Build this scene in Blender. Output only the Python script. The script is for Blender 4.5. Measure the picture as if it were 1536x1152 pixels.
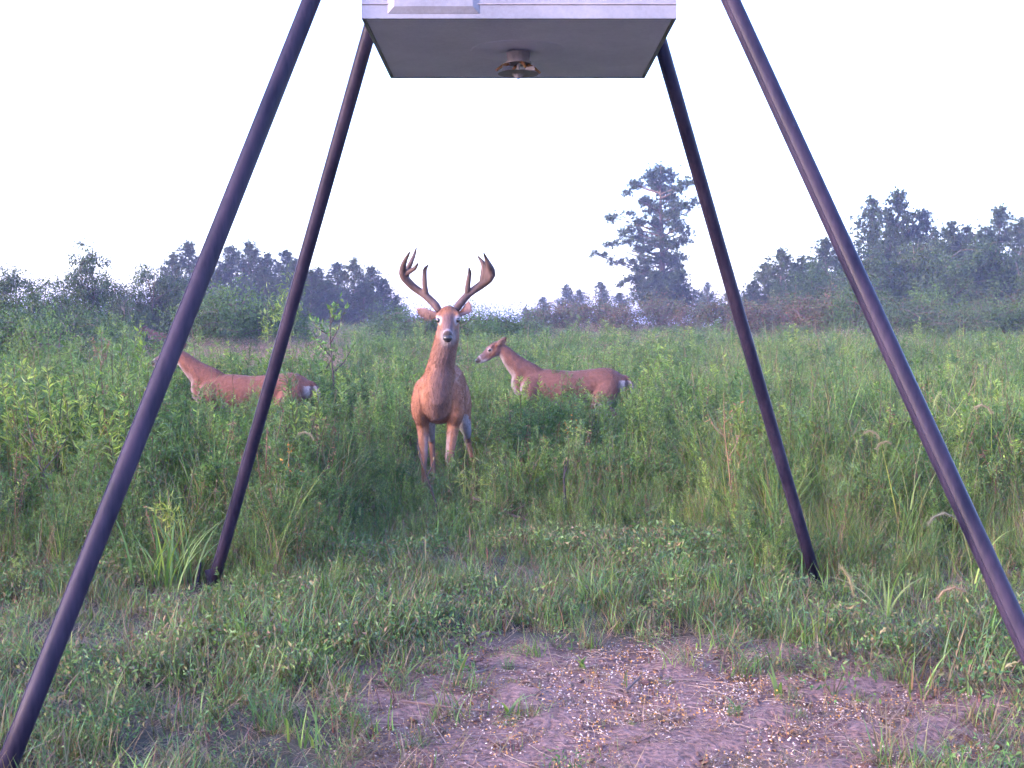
import bpy, math, random
import numpy as np
from mathutils import Vector, Matrix

R = math.radians
SC = bpy.context.scene
C = SC.collection
for o in list(bpy.data.objects):
    bpy.data.objects.remove(o)

# ------------------------------------------------------------------ camera
CAM_H = 1.3
TILT = R(2.655)
FPX = 1854.0                     # focal length in photo pixels (1536 wide)
cd = bpy.data.cameras.new('camera')
cd.sensor_width = 36.0
cd.lens = FPX / 1536.0 * 36.0
cd.clip_start = 0.05
cd.clip_end = 6000.0
cam = bpy.data.objects.new('camera', cd)
C.objects.link(cam)
cam.location = (0, 0, CAM_H)
cam.rotation_euler = (R(90) - TILT, 0, 0)
SC.camera = cam

# ------------------------------------------------------------------ sky, sun, exposure
SUN_EL, SUN_AZ = R(14.0), R(-118.0)      # azimuth from +Y (view direction) towards +X; negative = left
world = bpy.data.worlds.new('World')
SC.world = world
world.use_nodes = True
wn, wl = world.node_tree.nodes, world.node_tree.links
wn.clear()
w_out = wn.new('ShaderNodeOutputWorld')
w_bg = wn.new('ShaderNodeBackground')
w_sky = wn.new('ShaderNodeTexSky')
w_sky.sky_type = 'NISHITA'
w_sky.sun_disc = False
w_sky.sun_elevation = SUN_EL
w_sky.sun_rotation = SUN_AZ
w_sky.altitude = 50
w_sky.air_density = 1.0
w_sky.dust_density = 2.0
w_sky.ozone_density = 3.0
w_bg.inputs['Strength'].default_value = 0.15
w_mul = wn.new('ShaderNodeMix'); w_mul.data_type = 'RGBA'; w_mul.blend_type = 'MULTIPLY'
w_mul.inputs[0].default_value = 1.0
w_mul.inputs[7].default_value = (1.04, 0.92, 1.22, 1)      # lilac cast of the evening sky
wl.new(w_sky.outputs[0], w_mul.inputs[6])
wl.new(w_mul.outputs[2], w_bg.inputs['Color'])
wl.new(w_bg.outputs[0], w_out.inputs['Surface'])

sd = bpy.data.lights.new('sun', 'SUN')
sd.energy = 0.6
sd.angle = R(14)
sd.color = (1.0, 0.72, 0.50)
sun = bpy.data.objects.new('sun', sd)
C.objects.link(sun)
sdir = Vector((math.sin(SUN_AZ) * math.cos(SUN_EL), math.cos(SUN_AZ) * math.cos(SUN_EL), math.sin(SUN_EL)))
sun.rotation_euler = sdir.to_track_quat('Z', 'Y').to_euler()

vs = SC.view_settings
vs.view_transform = 'Standard'
vs.look = 'None'
vs.gamma = 1.0
vs.use_curve_mapping = False
vs.exposure = 3.28

SC.cycles.use_denoising = True
SC.cycles.max_bounces = 4
SC.cycles.transparent_max_bounces = 4
SC.cycles.volume_bounces = 0
SC.cycles.diffuse_bounces = 3
SC.cycles.use_adaptive_sampling = True
SC.cycles.adaptive_threshold = 0.03
SC.cycles.volume_step_rate = 4.0
SC.cycles.sample_clamp_indirect = 6.0

# ------------------------------------------------------------------ geometry of the view
def W(px, py, Y):
    """world point that stands Y metres ahead and shows at photo pixel (px, py)"""
    u = (px - 768.0) / FPX
    v = (576.0 - py) / FPX
    dy = math.cos(TILT) + v * math.sin(TILT)
    dz = -math.sin(TILT) + v * math.cos(TILT)
    return Vector((u / dy * Y, Y, CAM_H + dz / dy * Y))

def ground_z(x, y):
    d = np.maximum(0.0, np.asarray(y, float) - 14.0)
    rise = 0.012 * d * d / (d + 8.0)
    return rise + 0.025 * np.sin(np.asarray(x) * 0.9 + 1.3) * np.cos(np.asarray(y) * 0.6) * np.clip((np.asarray(y) - 3) / 6.0, 0.15, 1.0)

def gz(x, y):
    return float(ground_z(x, y))

# ------------------------------------------------------------------ helpers
def tag(o, label=None, cat=None, group=None, kind=None):
    if label: o['label'] = label
    if cat: o['category'] = cat
    if group: o['group'] = group
    if kind: o['kind'] = kind
    return o

def empty(name, loc=(0, 0, 0), rz=0.0, s=1.0):
    o = bpy.data.objects.new(name, None)
    o.empty_display_size = 0.1
    o.location = loc
    o.rotation_euler = (0, 0, rz)
    o.scale = (s, s, s)
    C.objects.link(o)
    return o

class MB:
    """collects vertices, faces and a tint per vertex; build() links them as one mesh object"""
    def __init__(self):
        self.v, self.f, self.t, self.n = [], [], [], 0
    def add(self, verts, faces, tint=(1, 1, 1)):
        verts = np.asarray(verts, float).reshape(-1, 3)
        t = np.asarray(tint, float)
        if t.ndim == 1:
            t = np.tile(t, (len(verts), 1))
        self.v.append(verts)
        self.t.append(t)
        for f in faces:
            self.f.append([i + self.n for i in f])
        self.n += len(verts)
    def addq(self, verts, quads, tint):
        self.v.append(verts); self.t.append(tint)
        self.f.extend((quads + self.n).tolist())
        self.n += len(verts)
    def box(self, c, s, tint=(1, 1, 1), rot=None):
        c = Vector(c); h = Vector(s) * 0.5
        vs_ = []
        for sx in (-1, 1):
            for sy in (-1, 1):
                for sz in (-1, 1):
                    p = Vector((sx * h.x, sy * h.y, sz * h.z))
                    if rot is not None: p = rot @ p
                    vs_.append(c + p)
        self.add([tuple(p) for p in vs_], [(0, 1, 3, 2), (4, 6, 7, 5), (0, 4, 5, 1), (2, 3, 7, 6), (0, 2, 6, 4), (1, 5, 7, 3)], tint)
    def tube(self, pts, rad, seg=6, tint=(1, 1, 1), cap=True):
        pts = [Vector(p) for p in pts]
        n = len(pts)
        if not hasattr(rad, '__len__'): rad = [rad] * n
        ref = Vector((0.31, 0.87, 0.38)).normalized()
        vs_ = []
        for i, p in enumerate(pts):
            a = pts[max(0, i - 1)]; b = pts[min(n - 1, i + 1)]
            t = (b - a).normalized() if (b - a).length > 1e-9 else Vector((0, 0, 1))
            s = t.cross(ref)
            if s.length < 0.1: s = t.cross(Vector((1, 0, 0)))
            s.normalize(); u = s.cross(t)
            for k in range(seg):
                an = 2 * math.pi * k / seg
                vs_.append(p + (s * math.cos(an) + u * math.sin(an)) * rad[i])
        fs = []
        for i in range(n - 1):
            for k in range(seg):
                k2 = (k + 1) % seg
                fs.append((i * seg + k, i * seg + k2, (i + 1) * seg + k2, (i + 1) * seg + k))
        if cap:
            fs.append(tuple(range(seg))[::-1])
            fs.append(tuple((n - 1) * seg + k for k in range(seg)))
        self.add([tuple(p) for p in vs_], fs, tint)
    def mesh(self, name, mat, smooth=False):
        me = bpy.data.meshes.new(name)
        v = np.concatenate(self.v) if self.v else np.zeros((0, 3))
        t = np.concatenate(self.t)
        me.from_pydata(v.tolist(), [], self.f)
        at = me.attributes.new('tint', 'FLOAT_COLOR', 'POINT')
        rgba = np.ones((len(v), 4), np.float32); rgba[:, :3] = t
        at.data.foreach_set('color', rgba.ravel())
        if smooth:
            me.polygons.foreach_set('use_smooth', np.ones(len(me.polygons), bool))
        me.materials.append(mat)
        me.update()
        return me
    def build(self, name, mat, parent=None, smooth=False, link=True):
        o = bpy.data.objects.new(name, self.mesh(name, mat, smooth))
        if link: C.objects.link(o)
        o.parent = parent
        return o

def norm(a):
    return a / np.maximum(1e-9, np.linalg.norm(a, axis=1, keepdims=True))

def leaves(mb, pos, dirs, L, Wd, tint, rng, fold=0.25, nrm=None):
    """diamond leaves of four vertices each, folded along the middle"""
    n = len(pos)
    d = norm(dirs)
    if nrm is None:
        nrm = rng.normal(size=(n, 3))
        nrm[:, 2] += 0.6
    s = norm(np.cross(d, nrm))
    nn = np.cross(s, d)
    L = np.broadcast_to(np.asarray(L, float), (n,))[:, None]
    Wd = np.broadcast_to(np.asarray(Wd, float), (n,))[:, None]
    mid = pos + d * L * 0.45
    a = pos
    b = mid + s * Wd * 0.5 + nn * Wd * fold
    c = pos + d * L - nn * L * 0.08
    e = mid - s * Wd * 0.5 + nn * Wd * fold
    v = np.stack([a, b, c, e], 1).reshape(-1, 3)
    q = np.arange(n * 4).reshape(n, 4)
    t = np.repeat(tint, 4, axis=0)
    mb.addq(v, q, t)

def blades(mb, base, az, length, width, lean, droop, tint, seg=4):
    """grass blades: ribbons that taper and bend over"""
    n = len(base)
    out = np.stack([np.cos(az), np.sin(az), np.zeros(n)], 1)
    side = np.stack([-np.sin(az), np.cos(az), np.zeros(n)], 1)
    rows = []
    p = base.copy()
    ang = lean.copy()
    for i in range(seg + 1):
        f = i / seg
        w = width * (1.0 - f ** 1.6) * 0.5 + 0.0004
        rows.append(p - side * w[:, None]); rows.append(p + side * w[:, None])
        st = length / seg
        p = p + (out * np.sin(ang)[:, None] + np.array([[0, 0, 1.0]]) * np.cos(ang)[:, None]) * st[:, None]
        ang = ang + droop / seg
    v = np.stack(rows, 1)
    k = 2 * (seg + 1)
    base_i = (np.arange(n) * k)[:, None]
    qs = []
    for i in range(seg):
        qs.append(base_i + np.array([[2 * i, 2 * i + 1, 2 * i + 3, 2 * i + 2]]))
    q = np.stack(qs, 1).reshape(-1, 4)
    mb.addq(v.reshape(-1, 3), q, np.repeat(tint, k, axis=0))

def tints(rng, n, cols, jit=0.18):
    cols = np.asarray(cols, float)
    c = cols[rng.integers(0, len(cols), n)]
    return np.clip(c * (1 + rng.normal(size=(n, 1)) * jit) * (1 + rng.normal(size=(n, 3)) * 0.05), 0.004, 0.9)

# ------------------------------------------------------------------ materials
def new_mat(name):
    m = bpy.data.materials.new(name)
    m.use_nodes = True
    nt = m.node_tree
    nt.nodes.clear()
    out = nt.nodes.new('ShaderNodeOutputMaterial')
    return m, nt, out

def foliage_mat(name, transl=0.35, rand_v=0.35, rand_h=0.03, patch=0.4, gloss=0.25, psize=0.35, rough=0.5):
    m, nt, out = new_mat(name)
    N, L = nt.nodes, nt.links
    at = N.new('ShaderNodeAttribute'); at.attribute_name = 'tint'
    oi = N.new('ShaderNodeObjectInfo')
    nz = N.new('ShaderNodeTexNoise'); nz.inputs['Scale'].default_value = psize; nz.inputs['Detail'].default_value = 3
    L.new(oi.outputs['Location'], nz.inputs['Vector'])
    # value = 1 + rand_v*(random-.5) + patch*(noise-.5)
    a = N.new('ShaderNodeMath'); a.operation = 'MULTIPLY_ADD'
    L.new(oi.outputs['Random'], a.inputs[0]); a.inputs[1].default_value = rand_v; a.inputs[2].default_value = 1 - rand_v * 0.5 - patch * 0.5
    b = N.new('ShaderNodeMath'); b.operation = 'MULTIPLY_ADD'
    L.new(nz.outputs['Fac'], b.inputs[0]); b.inputs[1].default_value = patch; L.new(a.outputs[0], b.inputs[2])
    h = N.new('ShaderNodeMath'); h.operation = 'MULTIPLY_ADD'
    L.new(oi.outputs['Random'], h.inputs[0]); h.inputs[1].default_value = -rand_h; h.inputs[2].default_value = 0.5 + rand_h * 0.5
    hs = N.new('ShaderNodeHueSaturation')
    L.new(h.outputs[0], hs.inputs['Hue']); L.new(b.outputs[0], hs.inputs['Value']); L.new(at.outputs['Color'], hs.inputs['Color'])
    pb = N.new('ShaderNodeBsdfPrincipled')
    pb.inputs['Roughness'].default_value = rough
    pb.inputs['Specular IOR Level'].default_value = gloss
    L.new(hs.outputs[0], pb.inputs['Base Color'])
    tr = N.new('ShaderNodeBsdfTranslucent')
    g = N.new('ShaderNodeMix'); g.data_type = 'RGBA'; g.blend_type = 'MULTIPLY'; g.inputs[0].default_value = 1.0
    g.inputs[7].default_value = (1.25, 1.25, 0.55, 1)
    L.new(hs.outputs[0], g.inputs[6]); L.new(g.outputs[2], tr.inputs['Color'])
    mx = N.new('ShaderNodeMixShader'); mx.inputs[0].default_value = transl
    L.new(pb.outputs[0], mx.inputs[1]); L.new(tr.outputs[0], mx.inputs[2]); L.new(mx.outputs[0], out.inputs['Surface'])
    return m

def bark_mat(name, c1, c2, scale=14.0, rough=0.85):
    m, nt, out = new_mat(name)
    N, L = nt.nodes, nt.links
    tc = N.new('ShaderNodeTexCoord')
    mp = N.new('ShaderNodeMapping'); mp.inputs['Scale'].default_value = (1, 1, 0.25)
    nz = N.new('ShaderNodeTexNoise'); nz.inputs['Scale'].default_value = scale; nz.inputs['Detail'].default_value = 6
    L.new(tc.outputs['Object'], mp.inputs[0]); L.new(mp.outputs[0], nz.inputs['Vector'])
    cr = N.new('ShaderNodeValToRGB')
    cr.color_ramp.elements[0].position = 0.3; cr.color_ramp.elements[1].position = 0.7
    cr.color_ramp.elements[0].color = (*c1, 1); cr.color_ramp.elements[1].color = (*c2, 1)
    L.new(nz.outputs['Fac'], cr.inputs[0])
    bp = N.new('ShaderNodeBump'); bp.inputs['Strength'].default_value = 0.5; bp.inputs['Distance'].default_value = 0.02
    L.new(nz.outputs['Fac'], bp.inputs['Height'])
    pb = N.new('ShaderNodeBsdfPrincipled'); pb.inputs['Roughness'].default_value = rough
    pb.inputs['Specular IOR Level'].default_value = 0.2
    L.new(cr.outputs[0], pb.inputs['Base Color']); L.new(bp.outputs[0], pb.inputs['Normal'])
    L.new(pb.outputs[0], out.inputs['Surface'])
    return m

def metal_mat(name, c1, c2, metallic, r0, r1, scale=6.0, stretch=(1, 1, 1), bump=0.0, fine=90.0, spec=0.5):
    """paint or sheet metal with worn, uneven colour and gloss"""
    m, nt, out = new_mat(name)
    N, L = nt.nodes, nt.links
    tc = N.new('ShaderNodeTexCoord')
    mp = N.new('ShaderNodeMapping'); mp.inputs['Scale'].default_value = stretch
    L.new(tc.outputs['Object'], mp.inputs[0])
    nz = N.new('ShaderNodeTexNoise'); nz.inputs['Scale'].default_value = scale; nz.inputs['Detail'].default_value = 8; nz.inputs['Roughness'].default_value = 0.65
    nf = N.new('ShaderNodeTexNoise'); nf.inputs['Scale'].default_value = fine; nf.inputs['Detail'].default_value = 3
    L.new(mp.outputs[0], nz.inputs['Vector']); L.new(mp.outputs[0], nf.inputs['Vector'])
    ad = N.new('ShaderNodeMath'); ad.operation = 'MULTIPLY_ADD'; ad.inputs[1].default_value = 0.35
    L.new(nf.outputs['Fac'], ad.inputs[0]); L.new(nz.outputs['Fac'], ad.inputs[2])
    cr = N.new('ShaderNodeValToRGB')
    cr.color_ramp.elements[0].position = 0.5; cr.color_ramp.elements[1].position = 0.85
    cr.color_ramp.elements[0].color = (*c1, 1); cr.color_ramp.elements[1].color = (*c2, 1)
    L.new(ad.outputs[0], cr.inputs[0])
    rr = N.new('ShaderNodeMapRange'); rr.inputs['To Min'].default_value = r0; rr.inputs['To Max'].default_value = r1
    rr.inputs['From Min'].default_value = 0.3; rr.inputs['From Max'].default_value = 0.8
    L.new(nz.outputs['Fac'], rr.inputs['Value'])
    pb = N.new('ShaderNodeBsdfPrincipled')
    pb.inputs['Metallic'].default_value = metallic
    pb.inputs['Specular IOR Level'].default_value = spec
    L.new(cr.outputs[0], pb.inputs['Base Color']); L.new(rr.outputs[0], pb.inputs['Roughness'])
    if bump:
        bp = N.new('ShaderNodeBump'); bp.inputs['Strength'].default_value = bump; bp.inputs['Distance'].default_value = 0.01
        L.new(nz.outputs['Fac'], bp.inputs['Height']); L.new(bp.outputs[0], pb.inputs['Normal'])
    L.new(pb.outputs[0], out.inputs['Surface'])
    return m

def fur_mat(name):
    m, nt, out = new_mat(name)
    N, L = nt.nodes, nt.links
    at = N.new('ShaderNodeAttribute'); at.attribute_name = 'tint'
    tc = N.new('ShaderNodeTexCoord')
    mp = N.new('ShaderNodeMapping'); mp.inputs['Scale'].default_value = (0.5, 1, 0.35)
    L.new(tc.outputs['Object'], mp.inputs[0])
    nz = N.new('ShaderNodeTexNoise'); nz.inputs['Scale'].default_value = 60; nz.inputs['Detail'].default_value = 6
    L.new(mp.outputs[0], nz.inputs['Vector'])
    n2 = N.new('ShaderNodeTexNoise'); n2.inputs['Scale'].default_value = 7; n2.inputs['Detail'].default_value = 4
    L.new(tc.outputs['Object'], n2.inputs['Vector'])
    a = N.new('ShaderNodeMath'); a.operation = 'MULTIPLY_ADD'; a.inputs[1].default_value = 0.9; a.inputs[2].default_value = 0.25
    L.new(nz.outputs['Fac'], a.inputs[0])
    b = N.new('ShaderNodeMath'); b.operation = 'MULTIPLY_ADD'; b.inputs[1].default_value = 0.65
    L.new(n2.outputs['Fac'], b.inputs[0]); L.new(a.outputs[0], b.inputs[2])
    hs = N.new('ShaderNodeHueSaturation')
    L.new(at.outputs['Color'], hs.inputs['Color']); L.new(b.outputs[0], hs.inputs['Value'])
    bp = N.new('ShaderNodeBump'); bp.inputs['Strength'].default_value = 0.8; bp.inputs['Distance'].default_value = 0.012
    L.new(nz.outputs['Fac'], bp.inputs['Height'])
    pb = N.new('ShaderNodeBsdfPrincipled')
    pb.inputs['Roughness'].default_value = 0.75
    pb.inputs['Specular IOR Level'].default_value = 0.15
    pb.inputs['Sheen Weight'].default_value = 0.08
    pb.inputs['Sheen Roughness'].default_value = 0.4
    L.new(hs.outputs[0], pb.inputs['Base Color']); L.new(bp.outputs[0], pb.inputs['Normal'])
    L.new(pb.outputs[0], out.inputs['Surface'])
    return m

def plain_mat(name, col, rough=0.5, spec=0.5):
    m, nt, out = new_mat(name)
    N, L = nt.nodes, nt.links
    tc = N.new('ShaderNodeTexCoord')
    nz = N.new('ShaderNodeTexNoise'); nz.inputs['Scale'].default_value = 40; nz.inputs['Detail'].default_value = 4
    L.new(tc.outputs['Object'], nz.inputs['Vector'])
    a = N.new('ShaderNodeMath'); a.operation = 'MULTIPLY_ADD'; a.inputs[1].default_value = 0.6; a.inputs[2].default_value = 0.7
    L.new(nz.outputs['Fac'], a.inputs[0])
    hs = N.new('ShaderNodeHueSaturation'); hs.inputs['Color'].default_value = (*col, 1)
    L.new(a.outputs[0], hs.inputs['Value'])
    pb = N.new('ShaderNodeBsdfPrincipled'); pb.inputs['Roughness'].default_value = rough; pb.inputs['Specular IOR Level'].default_value = spec
    L.new(hs.outputs[0], pb.inputs['Base Color']); L.new(pb.outputs[0], out.inputs['Surface'])
    return m

M_weed = foliage_mat('weed_leaf', 0.38, 0.75, 0.06, 1.0)
M_grass = foliage_mat('grass_blade', 0.38, 0.45, 0.05, 0.5, 0.35, 0.9)
M_dry = foliage_mat('dry_plant', 0.2, 0.4, 0.02, 0.3, 0.1)
M_pine = foliage_mat('pine_needles', 0.12, 0.25, 0.02, 0.2, 0.2, 0.2)
M_tree = foliage_mat('tree_leaf', 0.3, 0.3, 0.04, 0.4, 0.25, 0.2)
M_bark = bark_mat('bark', (0.045, 0.032, 0.026), (0.13, 0.095, 0.075))
M_stem = foliage_mat('plant_stem', 0.05, 0.2, 0.0, 0.1, 0.15)
M_fur = fur_mat('deer_coat')
M_antler = bark_mat('antler_velvet', (0.042, 0.027, 0.028), (0.105, 0.067, 0.062), 22, 0.6)
_nt = M_antler.node_tree
_pb = next(n for n in _nt.nodes if n.type == 'BSDF_PRINCIPLED'); _cr = next(n for n in _nt.nodes if n.type == 'VALTORGB')
_at = _nt.nodes.new('ShaderNodeAttribute'); _at.attribute_name = 'tint'
_mx = _nt.nodes.new('ShaderNodeMix'); _mx.data_type = 'RGBA'; _mx.blend_type = 'MULTIPLY'; _mx.inputs[0].default_value = 1.0
_nt.links.new(_cr.outputs[0], _mx.inputs[6]); _nt.links.new(_at.outputs['Color'], _mx.inputs[7]); _nt.links.new(_mx.outputs[2], _pb.inputs['Base Color'])
M_eye = plain_mat('eye', (0.008, 0.006, 0.005), 0.08, 0.8)
M_nose = plain_mat('nose_skin', (0.012, 0.011, 0.012), 0.35, 0.6)
M_hoof = plain_mat('hoof', (0.025, 0.02, 0.018), 0.5, 0.4)
M_pole = metal_mat('black_painted_pipe', (0.006, 0.005, 0.015), (0.026, 0.019, 0.036), 0.0, 0.42, 0.66, 9.0, (1, 1, 0.05), spec=0.14)
M_sheet = metal_mat('galvanised_sheet', (0.13, 0.13, 0.155), (0.21, 0.21, 0.25), 0.2, 0.45, 0.65, 3.5, (1, 1, 1), 0.05)
M_under = metal_mat('galvanised_base_bounce_tint', (0.55, 0.52, 0.74), (0.72, 0.69, 0.90), 0.0, 0.5, 0.7, 2.5)  # pale lilac puts ground bounce and purple light on the underside into the colour
M_motor = metal_mat('dark_plastic_housing', (0.17, 0.155, 0.19), (0.26, 0.235, 0.28), 0.0, 0.5, 0.7)
M_rust = metal_mat('rusty_bracket', (0.13, 0.055, 0.02), (0.26, 0.12, 0.05), 0.2, 0.6, 0.85, 30)

# ------------------------------------------------------------------ ground
def patch_f(x, y):
    """1 inside the corn-strewn bare patch under the feeder, 0 outside"""
    x = np.asarray(x, float); y = np.asarray(y, float)
    ang = np.arctan2(y - 4.05, x - 0.52)
    wob = 1 + 0.10 * np.sin(3 * ang + 0.5) + 0.07 * np.sin(5 * ang + 2.0) + 0.05 * np.sin(9 * ang)
    r = np.sqrt(((x - 0.52) / 1.16) ** 2 + ((y - 4.05) / 1.12) ** 2) / wob
    return np.clip((1.10 - r) / 0.2, 0, 1)

def make_ground():
    xs = np.concatenate([np.linspace(-900, -60, 14), np.linspace(-50, -6, 30), np.linspace(-5, 5, 81), np.linspace(6, 50, 30), np.linspace(60, 900, 14)])
    ys = np.concatenate([np.linspace(-300, -5, 8), np.linspace(-4, 12, 110), np.linspace(12.5, 60, 60), np.linspace(65, 1500, 24)])
    X, Y = np.meshgrid(xs, ys)
    Z = ground_z(X, np.minimum(Y, 130))
    rg = np.random.default_rng(3)
    near = (np.abs(X) < 5) & (Y > -4) & (Y < 12)
    Z = Z + np.where(near, rg.normal(size=X.shape) * 0.013, 0)
    v = np.stack([X, Y, Z], -1).reshape(-1, 3)
    nx = len(xs)
    mb = MB()
    idx = np.arange(len(ys) * nx).reshape(len(ys), nx)
    q = np.stack([idx[:-1, :-1], idx[:-1, 1:], idx[1:, 1:], idx[1:, :-1]], -1).reshape(-1, 4)
    pf = patch_f(X, Y).reshape(-1)
    mb.addq(v, q, np.stack([pf, pf, pf], 1))
    m, nt, out = new_mat('field_soil')
    N, L = nt.nodes, nt.links
    tc = N.new('ShaderNodeTexCoord')
    n1 = N.new('ShaderNodeTexNoise'); n1.inputs['Scale'].default_value = 2.2; n1.inputs['Detail'].default_value = 10; n1.inputs['Roughness'].default_value = 0.7
    n2 = N.new('ShaderNodeTexNoise'); n2.inputs['Scale'].default_value = 45; n2.inputs['Detail'].default_value = 6
    L.new(tc.outputs['Object'], n1.inputs['Vector']); L.new(tc.outputs['Object'], n2.inputs['Vector'])
    c1 = N.new('ShaderNodeValToRGB')
    c1.color_ramp.elements[0].position = 0.32; c1.color_ramp.elements[1].position = 0.68
    c1.color_ramp.elements[0].color = (0.030, 0.028, 0.018, 1); c1.color_ramp.elements[1].color = (0.085, 0.072, 0.045, 1)
    c2 = N.new('ShaderNodeValToRGB')
    c2.color_ramp.elements[0].position = 0.3; c2.color_ramp.elements[1].position = 0.75
    c2.color_ramp.elements[0].color = (0.085, 0.048, 0.038, 1); c2.color_ramp.elements[1].color = (0.31, 0.175, 0.14, 1)
    L.new(n1.outputs['Fac'], c1.inputs[0]); L.new(n2.outputs['Fac'], c2.inputs[0])
    at = N.new('ShaderNodeAttribute'); at.attribute_name = 'tint'
    mx = N.new('ShaderNodeMix'); mx.data_type = 'RGBA'
    L.new(at.outputs['Fac'], mx.inputs[0]); L.new(c1.outputs[0], mx.inputs[6]); L.new(c2.outputs[0], mx.inputs[7])
    bp = N.new('ShaderNodeBump'); bp.inputs['Strength'].default_value = 0.9; bp.inputs['Distance'].default_value = 0.02
    L.new(n2.outputs['Fac'], bp.inputs['Height'])
    pb = N.new('ShaderNodeBsdfPrincipled'); pb.inputs['Roughness'].default_value = 0.9; pb.inputs['Specular IOR Level'].default_value = 0.2
    L.new(mx.outputs[2], pb.inputs['Base Color']); L.new(bp.outputs[0], pb.inputs['Normal'])
    L.new(pb.outputs[0], out.inputs['Surface'])
    g = mb.build('ground', m, smooth=True)
    tag(g, 'brown soil of the field with a bare patch under the feeder', 'ground', kind='structure')
make_ground()

# ------------------------------------------------------------------ trees
def pine_meshes(seed, h=8.0, spread=1.9, dens=1.0):
    """trunk and crown meshes of a young pine, base at the origin"""
    rng = np.random.default_rng(seed)
    tr, cr = MB(), MB()
    lean = rng.normal(size=2) * 0.15
    pts = [(lean[0] * f * f, lean[1] * f * f, h * f) for f in np.linspace(-0.02, 1, 9)]
    tr.tube(pts, [0.16 * (1 - f) ** 0.8 * h / 8 + 0.015 for f in np.linspace(0, 1, 9)], 7)
    tp = []
    nb = int(74 * dens)
    for i in range(nb):
        f = 0.10 + 0.88 * (i + rng.random()) / nb
        prof = (1.0 - f ** 1.5) * (0.5 + 0.5 * min(1, f / 0.25))
        ln = spread * prof * rng.uniform(0.6, 1.2) + 0.22
        az = rng.random() * 6.283
        el = rng.uniform(0.05, 0.55) + f * 0.4
        b0 = np.array([lean[0] * f * f, lean[1] * f * f, h * f])
        dv = np.array([math.cos(az) * math.cos(el), math.sin(az) * math.cos(el), math.sin(el)])
        b1 = b0 + dv * ln * 0.55; b2 = b1 + (dv + np.array([0, 0, 0.35])) * ln * 0.45
        tr.tube([b0, b1, b2], [0.035 * (1 - f) + 0.012, 0.02, 0.008], 4, cap=False)
        k = int(6 + ln * 8)
        for j in range(k):
            g = rng.uniform(0.25, 1.0)
            p = (b0 + (b1 - b0) * g / 0.55) if g < 0.55 else (b1 + (b2 - b1) * (g - 0.55) / 0.45)
            off = rng.normal(size=3) * np.array([0.22, 0.22, 0.13]) * (0.4 + ln * 0.4)
            tp.append((p + off, dv))
    for k in range(8):
        tp.append((np.array([lean[0], lean[1], h]) + rng.normal(size=3) * 0.12, np.array([0, 0, 1.0])))
    P = np.array([t[0] for t in tp]); D = np.array([t[1] for t in tp])
    per = 13
    pos = np.repeat(P, per, 0)
    d = np.repeat(D, per, 0) * 0.7 + rng.normal(size=(len(pos), 3)) * 0.75 + np.array([[0, 0, 0.45]])
    tint = np.repeat(tints(rng, len(P), [(0.030, 0.052, 0.022), (0.040, 0.066, 0.026), (0.024, 0.042, 0.020)], 0.2), per, 0)
    leaves(cr, pos, d, rng.uniform(0.16, 0.30, len(pos)), rng.uniform(0.035, 0.06, len(pos)), tint, rng, 0.1)
    return tr.mesh('trunk', M_bark, True), cr.mesh('crown', M_pine)

def broad_meshes(seed, h=4.0, spread=1.6, cols=None, nleaf=9000, leaf=0.12, base=0.15, loose=0.0):
    """trunk and crown meshes of a bushy broadleaf tree or shrub"""
    rng = np.random.default_rng(seed)
    tr, cr = MB(), MB()
    cols = cols or [(0.034, 0.060, 0.022), (0.045, 0.075, 0.026), (0.026, 0.046, 0.020)]
    tips = []
    ns = rng.integers(3, 6)
    for s in range(ns):
        az = 6.283 * s / ns + rng.random()
        top = np.array([math.cos(az) * spread * rng.uniform(0.1, 0.5), math.sin(az) * spread * rng.uniform(0.1, 0.5), h * rng.uniform(0.7, 0.95)])
        mid = top * np.array([0.35, 0.35, 0.5]) + rng.normal(size=3) * 0.08
        tr.tube([(rng.normal() * 0.05, rng.normal() * 0.05, -0.05), mid, top], [0.05 * h / 4, 0.035 * h / 4, 0.01], 5)
        for b in range(11):
            f = rng.uniform(base, 1.0)
            p0 = (mid * f / 0.5) if f < 0.5 else (mid + (top - mid) * (f - 0.5) / 0.5)
            a2 = rng.random() * 6.283
            rr = spread * math.sqrt(max(0.08, 1 - ((f - 0.45) / 0.6) ** 2)) * rng.uniform(0.45, 1.0)
            p1 = np.array([math.cos(a2) * rr, math.sin(a2) * rr, p0[2] + rng.uniform(-0.02, 0.16) * h])
            tr.tube([p0, (p0 + p1) / 2 + np.array([0, 0, 0.06 * h]), p1], [0.02, 0.014, 0.005], 4, cap=False)
            for q in range(5):
                g = 0.35 + 0.65 * (q + rng.random()) / 5
                tips.append(p0 + (p1 - p0) * g + rng.normal(size=3) * 0.13 * spread)
    T = np.array(tips)
    per = max(4, nleaf // len(T))
    cs = rng.uniform(0.10, 0.26, len(T)) * spread / 1.6 * (1 + loose)
    pos = np.repeat(T, per, 0) + rng.normal(size=(len(T) * per, 3)) * np.repeat(cs, per)[:, None] * np.array([[1, 1, 0.75]])
    pos[:, 2] = np.maximum(pos[:, 2], 0.03)
    clump = np.repeat(rng.uniform(0.75, 1.3, (len(T), 1)), per, 0)
    d = rng.normal(size=pos.shape) + np.array([[0, 0, -0.1]])
    leaves(cr, pos, d, rng.uniform(0.6, 1.3, len(pos)) * leaf, rng.uniform(0.35, 0.65, len(pos)) * leaf, tints(rng, len(pos), cols, 0.2) * clump, rng)
    return tr.mesh('trunk', M_bark, True), cr.mesh('crown', M_tree)

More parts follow.
